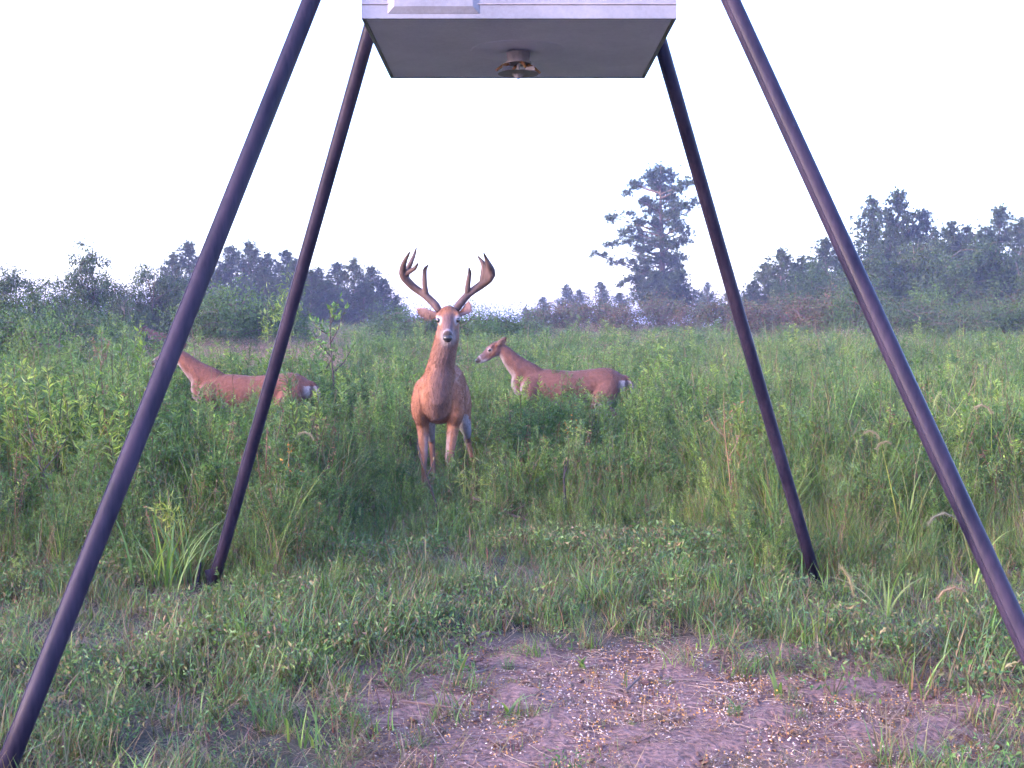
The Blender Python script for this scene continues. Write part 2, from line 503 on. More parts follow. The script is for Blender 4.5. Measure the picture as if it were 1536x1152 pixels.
def plant_tree(name, meshes, loc, s, rz, label, cat, group=None, sxy=None):
    e = empty(name, loc, rz)
    e.scale = (sxy or s, sxy or s, s)
    for nm, me in zip(('trunk', 'crown'), meshes):
        o = bpy.data.objects.new(nm, me); C.objects.link(o); o.parent = e
    tag(e, label, cat, group)
    return e

ORD = ['first', 'second', 'third', 'fourth', 'fifth', 'sixth', 'seventh', 'eighth', 'ninth', 'tenth', 'eleventh', 'twelfth', 'thirteenth', 'fourteenth', 'fifteenth', 'sixteenth', 'seventeenth', 'eighteenth', 'nineteenth', 'twentieth']
rnd = random.Random(5)
PINES = [pine_meshes(11, 8, 3.0), pine_meshes(12, 8, 3.4), pine_meshes(13, 8, 2.7), pine_meshes(14, 8, 3.6, 1.15)]
BROAD = [broad_meshes(21, 4, 1.7), broad_meshes(22, 4, 1.4, None, 9000, 0.11), broad_meshes(23, 4, 2.0, [(0.038, 0.066, 0.024), (0.052, 0.086, 0.027)], 10000)]
BUSH = [broad_meshes(31, 2, 1.5, [(0.05, 0.09, 0.03), (0.07, 0.12, 0.032), (0.04, 0.07, 0.03)], 9000, 0.075, 0.05),
        broad_meshes(32, 2, 1.2, [(0.06, 0.11, 0.03), (0.08, 0.135, 0.035)], 9000, 0.07, 0.05),
        broad_meshes(33, 2, 1.7, [(0.035, 0.062, 0.03), (0.05, 0.085, 0.035)], 9000, 0.08, 0.05)]
RUST = [broad_meshes(41, 2, 1.1, [(0.10, 0.065, 0.045), (0.07, 0.085, 0.04), (0.06, 0.08, 0.04)], 5000, 0.08, 0.1, 0.3),
        broad_meshes(42, 2, 0.9, [(0.09, 0.065, 0.045), (0.07, 0.085, 0.04), (0.12, 0.07, 0.05)], 4500, 0.08, 0.1, 0.3)]

def place_line(rows, lib, name, base_h, labelf, cat, group):
    rows = sorted(rows)
    for i, (px, ytop, Y, k, wf) in enumerate(rows):
        p = W(px, ytop, Y)
        z0 = gz(p.x, min(Y, 130))
        h = max(0.8, p.z - z0)
        s = h / base_h
        plant_tree(name, lib[k % len(lib)], (p.x, Y, z0 - 0.02), s, rnd.random() * 6.28, labelf(i, len(rows)), cat, group, s * wf)

# left tree line (pines beyond the shrubs)
place_line([(258, 382, 74, 0, .9), (285, 366, 80, 3, 1.0), (318, 378, 78, 2, 1.0), (345, 372, 82, 1, 1.1), (374, 366, 79, 3, 1.0), (402, 382, 83, 0, 1.1), (428, 378, 80, 1, 1.0),
            (452, 396, 84, 2, 1.2), (478, 404, 80, 3, 1.1), (506, 396, 82, 1, 1.2), (530, 390, 79, 0, 1.2), (555, 402, 83, 3, 1.2), (576, 420, 80, 1, 1.2), (595, 446, 82, 2, 1.4), (440, 392, 74, 0, 1.2), (465, 408, 72, 3, 1.2), (300, 400, 70, 1, 1.2), (395, 405, 72, 3, 1.3), (545, 425, 74, 3, 1.4), (490, 425, 74, 1, 1.5)],
           PINES, 'pine_tree', 8.0, lambda i, n: 'dark pine in the left background line, %s counting from the left' % ORD[i], 'tree', 'pines of the left tree line')
# low trees far behind the middle of the field
place_line([(790, 462, 110, 2, 1.5), (815, 446, 112, 1, 1.3), (848, 428, 108, 0, 1.2), (868, 436, 112, 3, 1.2), (905, 424, 108, 2, 1.2), (930, 440, 110, 1, 1.4), (1052, 440, 112, 3, 1.2), (1062, 425, 108, 2, 1.0), (1095, 436, 110, 1, 1.3)],
           PINES, 'pine_tree', 8.0, lambda i, n: 'small far pine behind the lone tall pine, %s from the left' % ORD[i], 'tree', 'small pines far behind the lone pine')
# right tree line
place_line([(1125, 422, 74, 2, 1.3), (1148, 396, 76, 1, 1.2), (1172, 376, 74, 3, 1.1), (1205, 388, 77, 0, 1.3), (1238, 360, 74, 1, 1.2), (1268, 372, 77, 3, 1.1),
            (1312, 300, 78, 0, 0.9), (1350, 290, 76, 3, 0.85), (1385, 318, 78, 1, 0.9), (1422, 335, 74, 2, 1.1), (1452, 342, 76, 0, 1.1), (1497, 314, 77, 3, 0.95), (1535, 330, 75, 1, 1.0), (1570, 340, 77, 2, 1.0), (1335, 345, 70, 1, 1.0), (1405, 365, 70, 3, 1.0), (1475, 352, 70, 0, 1.0), (1222, 398, 70, 2, 1.1)],
           PINES, 'pine_tree', 8.0, lambda i, n: 'tall pine in the right background line, %s counting from the left' % ORD[i], 'tree', 'pines of the right tree line')
place_line([(1185, 415, 64, 0, 1.1), (1240, 392, 64, 2, 1.1), (1300, 372, 62, 1, 1.1), (1372, 352, 64, 0, 1.1), (1430, 366, 62, 2, 1.1), (1490, 360, 62, 1, 1.1), (1545, 372, 60, 0, 1.1), (1600, 360, 62, 2, 1.1)],
           BROAD, 'broadleaf_tree', 4.0, lambda i, n: 'bushy tree in front of the right pine line, %s from the left' % ORD[i], 'tree', 'bushy trees at the foot of the right pines')
# left trees
place_line([(5, 402, 36, 1, 1.1), (60, 404, 38, 2, .9), (128, 366, 40, 1, 0.75), (165, 402, 46, 0, 0.9), (228, 388, 46, 0, 0.9), (190, 425, 45, 2, 1.0), (95, 425, 31, 0, 1.0), (20, 430, 30, 2, 1.0), (262, 405, 47, 2, 0.9), (-45, 395, 36, 0, 1.0)],
           BROAD, 'broadleaf_tree', 4.0, lambda i, n: 'bushy green tree at the left edge of the field, %s from the left' % ORD[i], 'tree', 'bushy trees at the left of the field')
# shrubs in front of them
place_line([(15, 470, 19, 0, 1.0), (70, 492, 17, 1, 1.0), (90, 462, 24, 2, 1.0), (125, 468, 27, 0, 0.9), (240, 452, 47, 1, 1.0), (300, 446, 30, 0, 1.1), (345, 436, 31, 1, 1.1), (390, 448, 32, 0, 1.1), (430, 460, 33, 1, 1.0), (205, 468, 46, 2, 1.0), (-40, 470, 19, 2, 1.1)],
           BUSH, 'leafy_shrub', 2.0, lambda i, n: 'leafy green shrub in the left middle distance, %s from the left' % ORD[i], 'shrub', 'shrubs at the left of the field')
# shrubs and tall weeds in the middle distance, centre
place_line([(600, 462, 40, 0, 1.1), (632, 466, 36, 2, 1.1), (715, 462, 34, 1, 1.2), (745, 464, 36, 0, 1.1), (775, 478, 40, 2, 1.2)],
           BUSH, 'leafy_shrub', 2.0, lambda i, n: 'low leafy shrub on the skyline behind the buck, %s from the left' % ORD[i], 'shrub', 'shrubs on the skyline behind the buck')
# rust brown brush at the foot of the far trees
place_line([(812, 456, 58, 0, 1.3), (850, 450, 60, 1, 1.3), (890, 446, 58, 0, 1.4), (935, 452, 56, 1, 1.4), (990, 440, 60, 0, 1.2), (1030, 452, 56, 1, 1.3), (1085, 442, 54, 0, 1.4), (1120, 450, 50, 1, 1.4), (1165, 446, 52, 0, 1.4),
            (1210, 440, 48, 1, 1.3), (1262, 432, 47, 0, 1.3), (1325, 442, 46, 1, 1.3), (1380, 455, 45, 0, 1.3), (1440, 462, 43, 1, 1.3), (1500, 440, 44, 0, 1.4), (1560, 450, 44, 1, 1.4)],
           RUST, 'brown_brush', 2.0, lambda i, n: 'rust brown brush below the far trees, %s counting from the left' % ORD[i], 'shrub', 'rust brown brush along the far field edge')
place_line([(1285, 430, 45, 0, .8), (1360, 452, 42, 2, 1.2), (1410, 440, 46, 1, 1.2), (1470, 455, 40, 2, 1.2), (1530, 450, 40, 0, 1.2)],
           BUSH, 'leafy_shrub', 2.0, lambda i, n: 'dull green shrub among brown brush at right, %s from the left' % ORD[i], 'shrub', 'green shrubs among the brown brush')

# the lone tall pine
def lone_pine():
    rng = np.random.default_rng(77)
    Y = 85.0
    def pt(cx, cy):      # crop coordinates of the tree (3.84 px per photo px) to photo pixels
        return W(860 + cx / 3.84, 220 + cy / 3.84, Y)
    base = pt(500, 1010); base.z = gz(base.x, Y)
    e = empty('lone_pine_tree', (base.x, Y, base.z))
    tr, cr = MB(), MB()
    top = pt(512, 115)
    def trunk_at(z):
        f = (z - base.z) / (top.z - base.z)
        return np.array([(top.x - base.x) * f + 0.12 * math.sin(f * 5), 0.1 * math.sin(f * 4), (top.z - base.z) * f])
    H = top.z - base.z
    tr.tube([trunk_at(base.z + H * f) for f in np.linspace(0, 1, 12)], [0.30 * (1 - f) ** 0.9 + 0.02 for f in np.linspace(0, 1, 12)], 8)
    cl = [(510, 140, 55), (450, 175, 50), (560, 170, 50), (380, 212, 42), (345, 205, 22), (640, 215, 50), (600, 250, 45), (300, 285, 32), (520, 250, 60), (470, 215, 40), (560, 300, 45), (690, 330, 42), (655, 350, 40), (735, 350, 26), (600, 345, 50),
          (440, 310, 40), (390, 322, 16), (250, 395, 42), (220, 415, 24), (320, 400, 36), (390, 440, 44), (480, 360, 60), (560, 400, 60), (330, 480, 40), (290, 505, 42), (390, 515, 60), (490, 450, 65), (600, 470, 55), (650, 500, 36), (630, 545, 34),
          (195, 570, 28), (250, 560, 30), (310, 560, 42), (400, 590, 55), (500, 540, 70), (570, 570, 60), (115, 632, 24), (165, 633, 22), (225, 668, 32), (280, 660, 36), (340, 668, 40), (430, 660, 52), (530, 650, 70), (605, 640, 40), (600, 690, 40),
          (350, 712, 30), (430, 720, 48), (380, 760, 46), (320, 775, 34), (275, 795, 24), (470, 770, 65), (560, 750, 65), (400, 815, 60), (500, 840, 80), (590, 810, 70), (640, 850, 55), (690, 860, 40), (560, 900, 90), (440, 890, 80), (350, 880, 50), (650, 900, 60), (480, 930, 80), (600, 940, 80), (530, 800, 80), (600, 750, 50)]
    P, D, S = [], [], []
    for (cx, cy, r) in cl:
        w = pt(cx, cy); w = np.array([w.x - base.x, 0.0, w.z - base.z])
        rad = 1.05 * r / 3.84 / FPX * Y
        t0 = trunk_at(base.z + max(0.3, w[2] - 0.28 * abs(w[0] - trunk_at(base.z + w[2])[0]) - 0.25))
        off = abs(w[0] - t0[0])
        reps = [rng.uniform(-0.7, 0.7) * (off * 0.8 + 0.35)]
        if off < 1.6:
            reps += [rng.choice((-1, 1)) * rng.uniform(0.5, 1.9)]
        for dy in reps:
            c = w.copy(); c[1] = dy
            mid = (t0 + c) / 2 + np.array([0, 0, -0.05])
            tr.tube([t0, mid, c], [0.07, 0.045, 0.015], 5, cap=False)
            n = int(11 + 32 * (rad / 0.6) ** 2)
            pp = c + rng.normal(size=(n, 3)) * np.array([0.5, 0.5, 0.36]) * rad
            P.append(pp); D.append(np.tile(norm((c - t0)[None])[0], (n, 1)))
    P = np.concatenate(P); D = np.concatenate(D)
    per = 14
    pos = np.repeat(P, per, 0)
    d = np.repeat(D, per, 0) * 0.5 + rng.normal(size=(len(pos), 3)) * 0.8 + np.array([[0, 0, 0.45]])
    tint = np.repeat(tints(rng, len(P), [(0.030, 0.052, 0.022), (0.040, 0.064, 0.026), (0.024, 0.042, 0.020)], 0.2), per, 0)
    leaves(cr, pos, d, rng.uniform(0.16, 0.30, len(pos)), rng.uniform(0.03, 0.055, len(pos)), tint, rng, 0.1)
    tr.build('trunk', M_bark, e, True); cr.build('crown', M_pine, e)
    tag(e, 'lone tall pine with ragged layered branches standing above the far trees', 'tree')
lone_pine()

# ------------------------------------------------------------------ field vegetation (grass and weeds nobody could count)
def collection(name, meshes):
    c = bpy.data.collections.new(name)
    for i, me in enumerate(meshes):
        o = bpy.data.objects.new('%s_%02d' % (name, i), me)
        c.objects.link(o)
    return c

def scatter(name, pts, rot, scl, idx, coll, mat, label, cat):
    me = bpy.data.meshes.new(name)
    me.from_pydata(np.asarray(pts).tolist(), [], [])
    n = len(pts)
    a = me.attributes.new('rot', 'FLOAT_VECTOR', 'POINT'); a.data.foreach_set('vector', np.asarray(rot, np.float32).ravel())
    a = me.attributes.new('scl', 'FLOAT_VECTOR', 'POINT'); a.data.foreach_set('vector', np.asarray(scl, np.float32).ravel())
    a = me.attributes.new('pick', 'INT', 'POINT'); a.data.foreach_set('value', np.asarray(idx, np.int32))
    o = bpy.data.objects.new(name, me); C.objects.link(o)
    me.materials.append(mat)
    ng = bpy.data.node_groups.new(name, 'GeometryNodeTree')
    ng.interface.new_socket('Geometry', in_out='INPUT', socket_type='NodeSocketGeometry')
    ng.interface.new_socket('Geometry', in_out='OUTPUT', socket_type='NodeSocketGeometry')
    N, L = ng.nodes, ng.links
    gi, go = N.new('NodeGroupInput'), N.new('NodeGroupOutput')
    ci = N.new('GeometryNodeCollectionInfo'); ci.inputs[0].default_value = coll
    ci.inputs['Separate Children'].default_value = True; ci.inputs['Reset Children'].default_value = True
    ip = N.new('GeometryNodeInstanceOnPoints'); ip.inputs['Pick Instance'].default_value = True
    def na(nm, ty):
        x = N.new('GeometryNodeInputNamedAttribute'); x.data_type = ty; x.inputs['Name'].default_value = nm
        return next(s for s in x.outputs if s.enabled and s.name == 'Attribute')
    er = N.new('FunctionNodeEulerToRotation')
    L.new(na('rot', 'FLOAT_VECTOR'), er.inputs[0]); L.new(er.outputs[0], ip.inputs['Rotation'])
    L.new(na('scl', 'FLOAT_VECTOR'), ip.inputs['Scale']); L.new(na('pick', 'INT'), ip.inputs['Instance Index'])
    L.new(gi.outputs[0], ip.inputs['Points']); L.new(ci.outputs[0], ip.inputs['Instance']); L.new(ip.outputs[0], go.inputs[0])
    md = o.modifiers.new('scatter', 'NODES'); md.node_group = ng
    tag(o, label, cat, kind='stuff')
    return o

G1 = [(0.088, 0.156, 0.046), (0.112, 0.190, 0.050), (0.074, 0.132, 0.044), (0.088, 0.162, 0.068)]
G2 = [(0.122, 0.204, 0.048), (0.150, 0.230, 0.052), (0.098, 0.168, 0.048)]
MIXD = [(0.16, 0.115, 0.065), (0.13, 0.11, 0.055), (0.17, 0.15, 0.07)]
DRYC = [(0.22, 0.155, 0.085), (0.16, 0.10, 0.06), (0.28, 0.20, 0.12)]
RED = [(0.16, 0.07, 0.045), (0.13, 0.06, 0.05)]

def weed_mesh(seed, kind):
    """leafy weeds about one metre tall"""
    rng = np.random.default_rng(seed)
    mb = MB()
    if kind == 'bushy':         # branching stems with many small leaflets
        for s in range(rng.integers(2, 5)):
            az = rng.random() * 6.283; ln = rng.uniform(0.04, 0.30)
            h = rng.uniform(0.75, 1.0)
            b = np.array([rng.normal() * 0.04, rng.normal() * 0.04, 0])
            top = b + np.array([math.cos(az) * ln, math.sin(az) * ln, h])
            mb.tube([b, (b + top) / 2 + rng.normal(size=3) * 0.02, top], [0.007, 0.005, 0.002], 4, tints(rng, 1, [(0.09, 0.085, 0.045), (0.13, 0.075, 0.055), (0.17, 0.12, 0.09)])[0], cap=False)
            for k in range(rng.integers(11, 16)):
                f = rng.uniform(0.30, 0.98)
                p0 = b + (top - b) * f
                a2 = rng.random() * 6.283; bl = rng.uniform(0.10, 0.30) * (1.15 - 0.6 * f); el = rng.uniform(0.5, 1.1)
                dv = np.array([math.cos(a2) * math.cos(el), math.sin(a2) * math.cos(el), math.sin(el)])
                mb.tube([p0, p0 + dv * bl], [0.0022, 0.001], 3, (0.07, 0.09, 0.035), cap=False)
                n = rng.integers(10, 15)
                g = rng.uniform(0.1, 1.05, n)[:, None]
                pos = p0 + dv * bl * g
                d = rng.normal(size=(n, 3)) * 0.8 + dv * 0.6
                leaves(mb, pos, d, rng.uniform(0.024, 0.050, n), rng.uniform(0.010, 0.018, n), tints(rng, n, G1 + G1 + G2 + MIXD[1:2], 0.25), rng)
    elif kind == 'spire':       # upright leafy stems, lighter tips
        for s in range(rng.integers(3, 6)):
            az = rng.random() * 6.283; ln = rng.uniform(0.02, 0.16); h = rng.uniform(0.7, 1.0)
            b = np.array([rng.normal() * 0.06, rng.normal() * 0.06, 0])
            top = b + np.array([math.cos(az) * ln, math.sin(az) * ln, h])
            mb.tube([b, top], [0.005, 0.002], 3, (0.085, 0.105, 0.04), cap=False)
            n = 85
            f = rng.uniform(0.08, 1.0, n)
            pos = b + (top - b) * f[:, None]
            a2 = rng.random(n) * 6.283
            d = np.stack([np.cos(a2), np.sin(a2), rng.uniform(0.3, 1.4, n)], 1)
            leaves(mb, pos, d, rng.uniform(0.05, 0.10, n) * (1.25 - 0.7 * f), rng.uniform(0.008, 0.015, n), tints(rng, n, G2, 0.2), rng)
    elif kind == 'feather':     # finely divided, airy
        for s in range(rng.integers(2, 4)):
            az = rng.random() * 6.283; ln = rng.uniform(0.02, 0.22); h = rng.uniform(0.8, 1.0)
            b = np.array([rng.normal() * 0.03, rng.normal() * 0.03, 0])
            top = b + np.array([math.cos(az) * ln, math.sin(az) * ln, h])
            mb.tube([b, top], [0.005, 0.002], 3, (0.09, 0.075, 0.045), cap=False)
            for k in range(26):
                f = rng.uniform(0.12, 1.0); p0 = b + (top - b) * f
                a2 = rng.random() * 6.283; bl = rng.uniform(0.08, 0.2) * (1.2 - 0.7 * f)
                dv = np.array([math.cos(a2) * 0.6, math.sin(a2) * 0.6, 0.8])
                n = 13
                pos = p0 + dv * bl * rng.uniform(0, 1, n)[:, None]
                d = rng.normal(size=(n, 3)) * 0.6 + dv
                leaves(mb, pos, d, rng.uniform(0.03, 0.055, n), rng.uniform(0.003, 0.006, n), tints(rng, n, G1, 0.2), rng)
    elif kind == 'dead':        # brown stalk with few crumpled leaves
        for s in range(rng.integers(1, 4)):
            az = rng.random() * 6.283; ln = rng.uniform(0.02, 0.2); h = rng.uniform(0.6, 1.0)
            b = np.array([rng.normal() * 0.03, rng.normal() * 0.03, 0])
            top = b + np.array([math.cos(az) * ln, math.sin(az) * ln, h])
            col = tints(rng, 1, [(0.12, 0.075, 0.05), (0.07, 0.05, 0.04), (0.17, 0.10, 0.06)])[0]
            mb.tube([b, (b + top) / 2 + rng.normal(size=3) * 0.02, top], [0.005, 0.004, 0.002], 4, col, cap=False)
            n = 30
            f = rng.uniform(0.2, 1.0, n); pos = b + (top - b) * f[:, None]
            leaves(mb, pos, rng.normal(size=(n, 3)), rng.uniform(0.015, 0.05, n), rng.uniform(0.005, 0.012, n), tints(rng, n, DRYC + RED, 0.25), rng)
    elif kind == 'tallgrass':   # loose grass clump with long blades
        n = 46
        blades(mb, rng.normal(size=(n, 3)) * np.array([0.05, 0.05, 0]), rng.random(n) * 6.283, rng.uniform(0.5, 1.05, n), rng.uniform(0.004, 0.009, n), rng.uniform(0.02, 0.3, n), rng.uniform(0.1, 1.3, n), tints(rng, n, G2 + [(0.15, 0.13, 0.06), (0.20, 0.15, 0.09)], 0.2), 5)
    elif kind == 'pink':        # pinkish tan fine grass with open heads
        n = 40
        blades(mb, rng.normal(size=(n, 3)) * np.array([0.06, 0.06, 0]), rng.random(n) * 6.283, rng.uniform(0.5, 1.0, n), rng.uniform(0.003, 0.006, n), rng.uniform(0.02, 0.25, n), rng.uniform(0.1, 0.6, n), tints(rng, n, [(0.24, 0.15, 0.14), (0.20, 0.14, 0.11), (0.13, 0.13, 0.07), (0.28, 0.19, 0.17)], 0.2), 4)
        m = 160
        leaves(mb, np.stack([rng.normal(size=m) * 0.12, rng.normal(size=m) * 0.12, rng.uniform(0.6, 1.0, m)], 1), rng.normal(size=(m, 3)) + np.array([[0, 0, 1]]), 0.03, 0.006, tints(rng, m, [(0.28, 0.18, 0.18), (0.24, 0.15, 0.14)], 0.2), rng)
    return mb.mesh('weed_' + kind, M_weed)

def tuft_mesh(seed, kind):
    """low grass tufts and ground plants; unit is metres"""
    rng = np.random.default_rng(seed)
    mb = MB()
    if kind == 'short':
        n = 60
        blades(mb, rng.normal(size=(n, 3)) * np.array([0.05, 0.05, 0]), rng.random(n) * 6.283, rng.uniform(0.06, 0.20, n), rng.uniform(0.003, 0.006, n), rng.uniform(0.05, 0.7, n), rng.uniform(0.2, 1.6, n), tints(rng, n, G1 + G2 + MIXD + DRYC[:2], 0.22))
    elif kind == 'mid':
        n = 45
        blades(mb, rng.normal(size=(n, 3)) * np.array([0.04, 0.04, 0]), rng.random(n) * 6.283, rng.uniform(0.10, 0.27, n), rng.uniform(0.003, 0.007, n), rng.uniform(0.05, 0.5, n), rng.uniform(0.3, 1.8, n), tints(rng, n, G2 + G1 + MIXD[1:], 0.2), 5)
    elif kind == 'leafy':
        n = 130
        pos = np.stack([rng.normal(size=n) * 0.07, rng.normal(size=n) * 0.07, rng.uniform(0.01, 0.14, n)], 1)
        leaves(mb, pos, rng.normal(size=(n, 3)) + np.array([[0, 0, 0.4]]), rng.uniform(0.014, 0.032, n), rng.uniform(0.006, 0.014, n), tints(rng, n, G1 + G1 + MIXD, 0.25), rng)
        for k in range(7):
            a = rng.random() * 6.283
            mb.tube([(0, 0, 0), (math.cos(a) * 0.08, math.sin(a) * 0.08, 0.12)], [0.002, 0.001], 3, (0.09, 0.08, 0.045), cap=False)
    elif kind == 'thatch':      # flattened dead blades
        n = 55
        blades(mb, rng.normal(size=(n, 3)) * np.array([0.07, 0.07, 0]) + np.array([[0, 0, 0.005]]), rng.random(n) * 6.283, rng.uniform(0.06, 0.2, n), rng.uniform(0.002, 0.005, n), rng.uniform(0.9, 1.5, n), rng.uniform(-0.1, 0.5, n), tints(rng, n, DRYC + [(0.20, 0.14, 0.115)], 0.3), 3)
    elif kind == 'stubble':     # short reddish upright stems
        n = 14
        blades(mb, rng.normal(size=(n, 3)) * np.array([0.07, 0.07, 0]), rng.random(n) * 6.283, rng.uniform(0.04, 0.14, n), rng.uniform(0.003, 0.006, n), rng.uniform(0.0, 0.4, n), rng.uniform(0.0, 0.5, n), tints(rng, n, RED + DRYC[:1] + G1[:1], 0.25), 3)
    return mb.mesh('tuft_' + kind, M_grass)

WK = ['bushy'] * 5 + ['spire'] * 3 + ['feather'] * 3 + ['dead'] * 3 + ['tallgrass'] * 3 + ['pink'] * 2
WI = {k: [i for i, w in enumerate(WK) if w == k] for k in set(WK)}
weeds = collection('weed', [weed_mesh(100 + i, k) for i, k in enumerate(WK)])
TK = ['short'] * 4 + ['mid'] * 4 + ['leafy'] * 3 + ['thatch'] * 3 + ['stubble'] * 2
TI = {k: [i for i, w in enumerate(TK) if w == k] for k in set(TK)}
tufts = collection('tuft', [tuft_mesh(200 + i, k) for i, k in enumerate(TK)])

def sm(x, a, b):
    t = np.clip((x - a) / (b - a), 0, 1)
    return t * t * (3 - 2 * t)

def weed_height(u, d):
    """typical weed height (m) by bearing u (photo pixel column) and distance d"""
    left = 0.15 + 0.70 * sm(d, 4.9, 9.2)
    midl = 0.11 + 0.30 * sm(d, 6.2, 9.1) + 0.30 * sm(d, 9.4, 11.5)
    midr = 0.12 + 0.61 * sm(d, 6.2, 10.6)
    right = 0.15 + 0.60 * sm(d, 4.9, 9.5)
    a = sm(u, 430, 560); b = sm(u, 720, 800); c = sm(u, 1020, 1130)
    h = left * (1 - a) + midl * a
    h = h * (1 - b) + midr * b
    h = h * (1 - c) + right * c
    h = np.where((u > 225) & (u < 480) & (d > 7.5) & (d < 11.9), np.minimum(h, 0.68), h)      # deer trail
    h = np.where((u > 700) & (u < 960) & (d > 8.5) & (d < 12.6), np.minimum(h, 0.68), h)
    return h + 0.22 * sm(d, 14, 30)

def scatter_points(rng, n, d0, d1, marg=1.15, pw=1.0):
    d = np.sqrt(rng.uniform(d0 * d0, d1 * d1, n)) if pw == 1.0 else d0 + (d1 - d0) * rng.random(n) ** pw
    x = rng.uniform(-1, 1, n) * (0.415 * d * marg + 0.6)
    return x, d

def pickk(rng, table, probs, n):
    ks = list(probs)
    p = np.array([probs[k] for k in ks]); p = p / p.sum()
    c = rng.choice(len(ks), n, p=p)
    return np.array([table[ks[i]][rng.integers(len(table[ks[i]]))] for i in c])

def field():
    rng = np.random.default_rng(900)
    P, S, I = [], [], []
    for (n, d0, d1, probs, wide) in [
            (3600, 4.8, 9.0, dict(bushy=2.4, spire=2.8, feather=3.2, dead=4.6, tallgrass=3.2), 1.2),
            (4200, 8.0, 16.0, dict(bushy=5, spire=4.5, feather=3, dead=2.0, tallgrass=2.5), 1.15),
            (4800, 15.0, 34.0, dict(bushy=5, spire=4, feather=2, dead=0.7, tallgrass=2.0, pink=0.8), 1.35),
            (4200, 32.0, 75.0, dict(bushy=5, spire=3, dead=0.8, tallgrass=2.0, pink=3.0), 2.6)]:
        x, d = scatter_points(rng, n, d0, d1)
        u = 768 + FPX * x / d
        h = weed_height(u, d) * rng.uniform(0.62, 1.12, n)
        idx = pickk(rng, WI, probs, n)
        # the clearing the deer walk through: pinkish low grass at the left, farther off
        clear = (u > 195) & (u < 520) & (d > 19) & (d < 48)
        sw = clear & (rng.random(n) < 0.85)
        idx[sw] = rng.choice(WI['pink'], sw.sum())
        h[clear] *= np.where(u[clear] < 275, 0.5, 0.85)
        # the right has more grass
        gr = (u > 1040) & (rng.random(n) < 0.45)
        idx[gr] = rng.choice(WI['tallgrass'], gr.sum())
        dead = np.isin(idx, WI['dead'])
        h[dead] *= 1.15
        thin = np.isin(idx, WI['feather'] + WI['tallgrass'] + WI['spire']) & (rng.random(n) < 0.22)
        h[thin] *= rng.uniform(1.15, 1.5, thin.sum())
        dens = np.ones(n)
        front = 4.9 + 0.5 * sm(u, 380, 600) + 0.4 * np.sin(x * 2.1) - 0.3 * sm(u, 1000, 1200)
        dens *= sm(d, front, front + 2.2) * (patch_f(x, d) < 0.2)
        # thin in front of the buck
        bk = np.exp(-((u - 668) / 45.0) ** 2) * (d < 9.0) * (d > 5)
        dens *= 1 - 0.25 * bk
        # nothing grows through the animals
        for (ax, ay, rx, ry) in DEER_SPOTS:
            dens *= (((x - ax) / rx) ** 2 + ((d - ay) / ry) ** 2) > 1
        for (fx, fy) in FEET:
            dens *= (((x - fx) / 0.2) ** 2 + ((d - fy + 0.25) / 0.4) ** 2) > 1
        k = rng.random(n) < dens
        x, d, h, idx = x[k], d[k], h[k], idx[k]
        P.append(np.stack([x, d, ground_z(x, d) - 0.01], 1)); I.append(idx)
        wv = h * wide * rng.uniform(0.85, 1.2, len(h))
        S.append(np.stack([wv, wv, h], 1))
    P = np.concatenate(P); S = np.concatenate(S); I = np.concatenate(I)
    rot = np.stack([rng.normal(size=len(P)) * 0.08, rng.normal(size=len(P)) * 0.08, rng.random(len(P)) * 6.283], 1)
    scatter('field_weeds', P, rot, S, I, weeds, M_weed, 'dense green weeds covering the field around the deer', 'weeds')

def lawn():
    rng = np.random.default_rng(901)
    P, S, I = [], [], []
    for (n, d0, d1, probs, sc) in [
            (5000, 2.4, 7.4, dict(short=6, mid=0.8, leafy=2.4, thatch=4.6, stubble=1.6), 0.85),
            (4600, 6.4, 12.0, dict(short=4, mid=1.0, leafy=5, thatch=3.2, stubble=2.2), 1.1)]:
        x, d = scatter_points(rng, n, d0, d1, 1.2)
        idx = pickk(rng, TI, probs, n)
        pf = patch_f(x + rng.normal(size=n) * 0.18, d + rng.normal(size=n) * 0.30)
        bare = pf > 0.5
        keep = np.where(bare, rng.random(n) < 0.6, True)
        sw = bare & (rng.random(n) < 0.9)
        idx[sw] = rng.choice(TI['thatch'] + TI['stubble'], sw.sum())
        # uneven cover: bare, litter-strewn gaps
        cover = 0.5 + 0.5 * np.sin(x * 2.3 + 1.1 * np.sin(d * 1.7)) * np.cos(d * 1.9 + 0.8 * np.sin(x * 1.3))
        keep &= rng.random(n) < np.where(x < -0.25, 0.8, 0.45) + 0.75 * cover
        s = sc * rng.uniform(0.6, 1.25, n) * (0.75 + 0.5 * cover)
        s = np.where(bare, s * 0.55, s)
        for (fx, fy) in FEET:
            s = np.where((((x - fx) / 0.16) ** 2 + ((d - fy + 0.2) / 0.35) ** 2) < 1, s * 0.5, s)
        idx = np.where((~bare) & (cover < 0.22) & (rng.random(n) < 0.3), rng.choice(TI['thatch'], n), idx)
        x, d, idx, s = x[keep], d[keep], idx[keep], s[keep]
        P.append(np.stack([x, d, ground_z(x, d) - 0.006], 1)); I.append(idx); S.append(np.stack([s, s, s], 1))
    P = np.concatenate(P); S = np.concatenate(S); I = np.concatenate(I)
    rot = np.stack([rng.normal(size=len(P)) * 0.1, rng.normal(size=len(P)) * 0.1, rng.random(len(P)) * 6.283], 1)
    scatter('short_grass', P, rot, S, I, tufts, M_grass, 'short uneven grass and litter around the bare patch', 'grass')

FEET = [(-1.49, 6.12), (1.54, 6.24)]
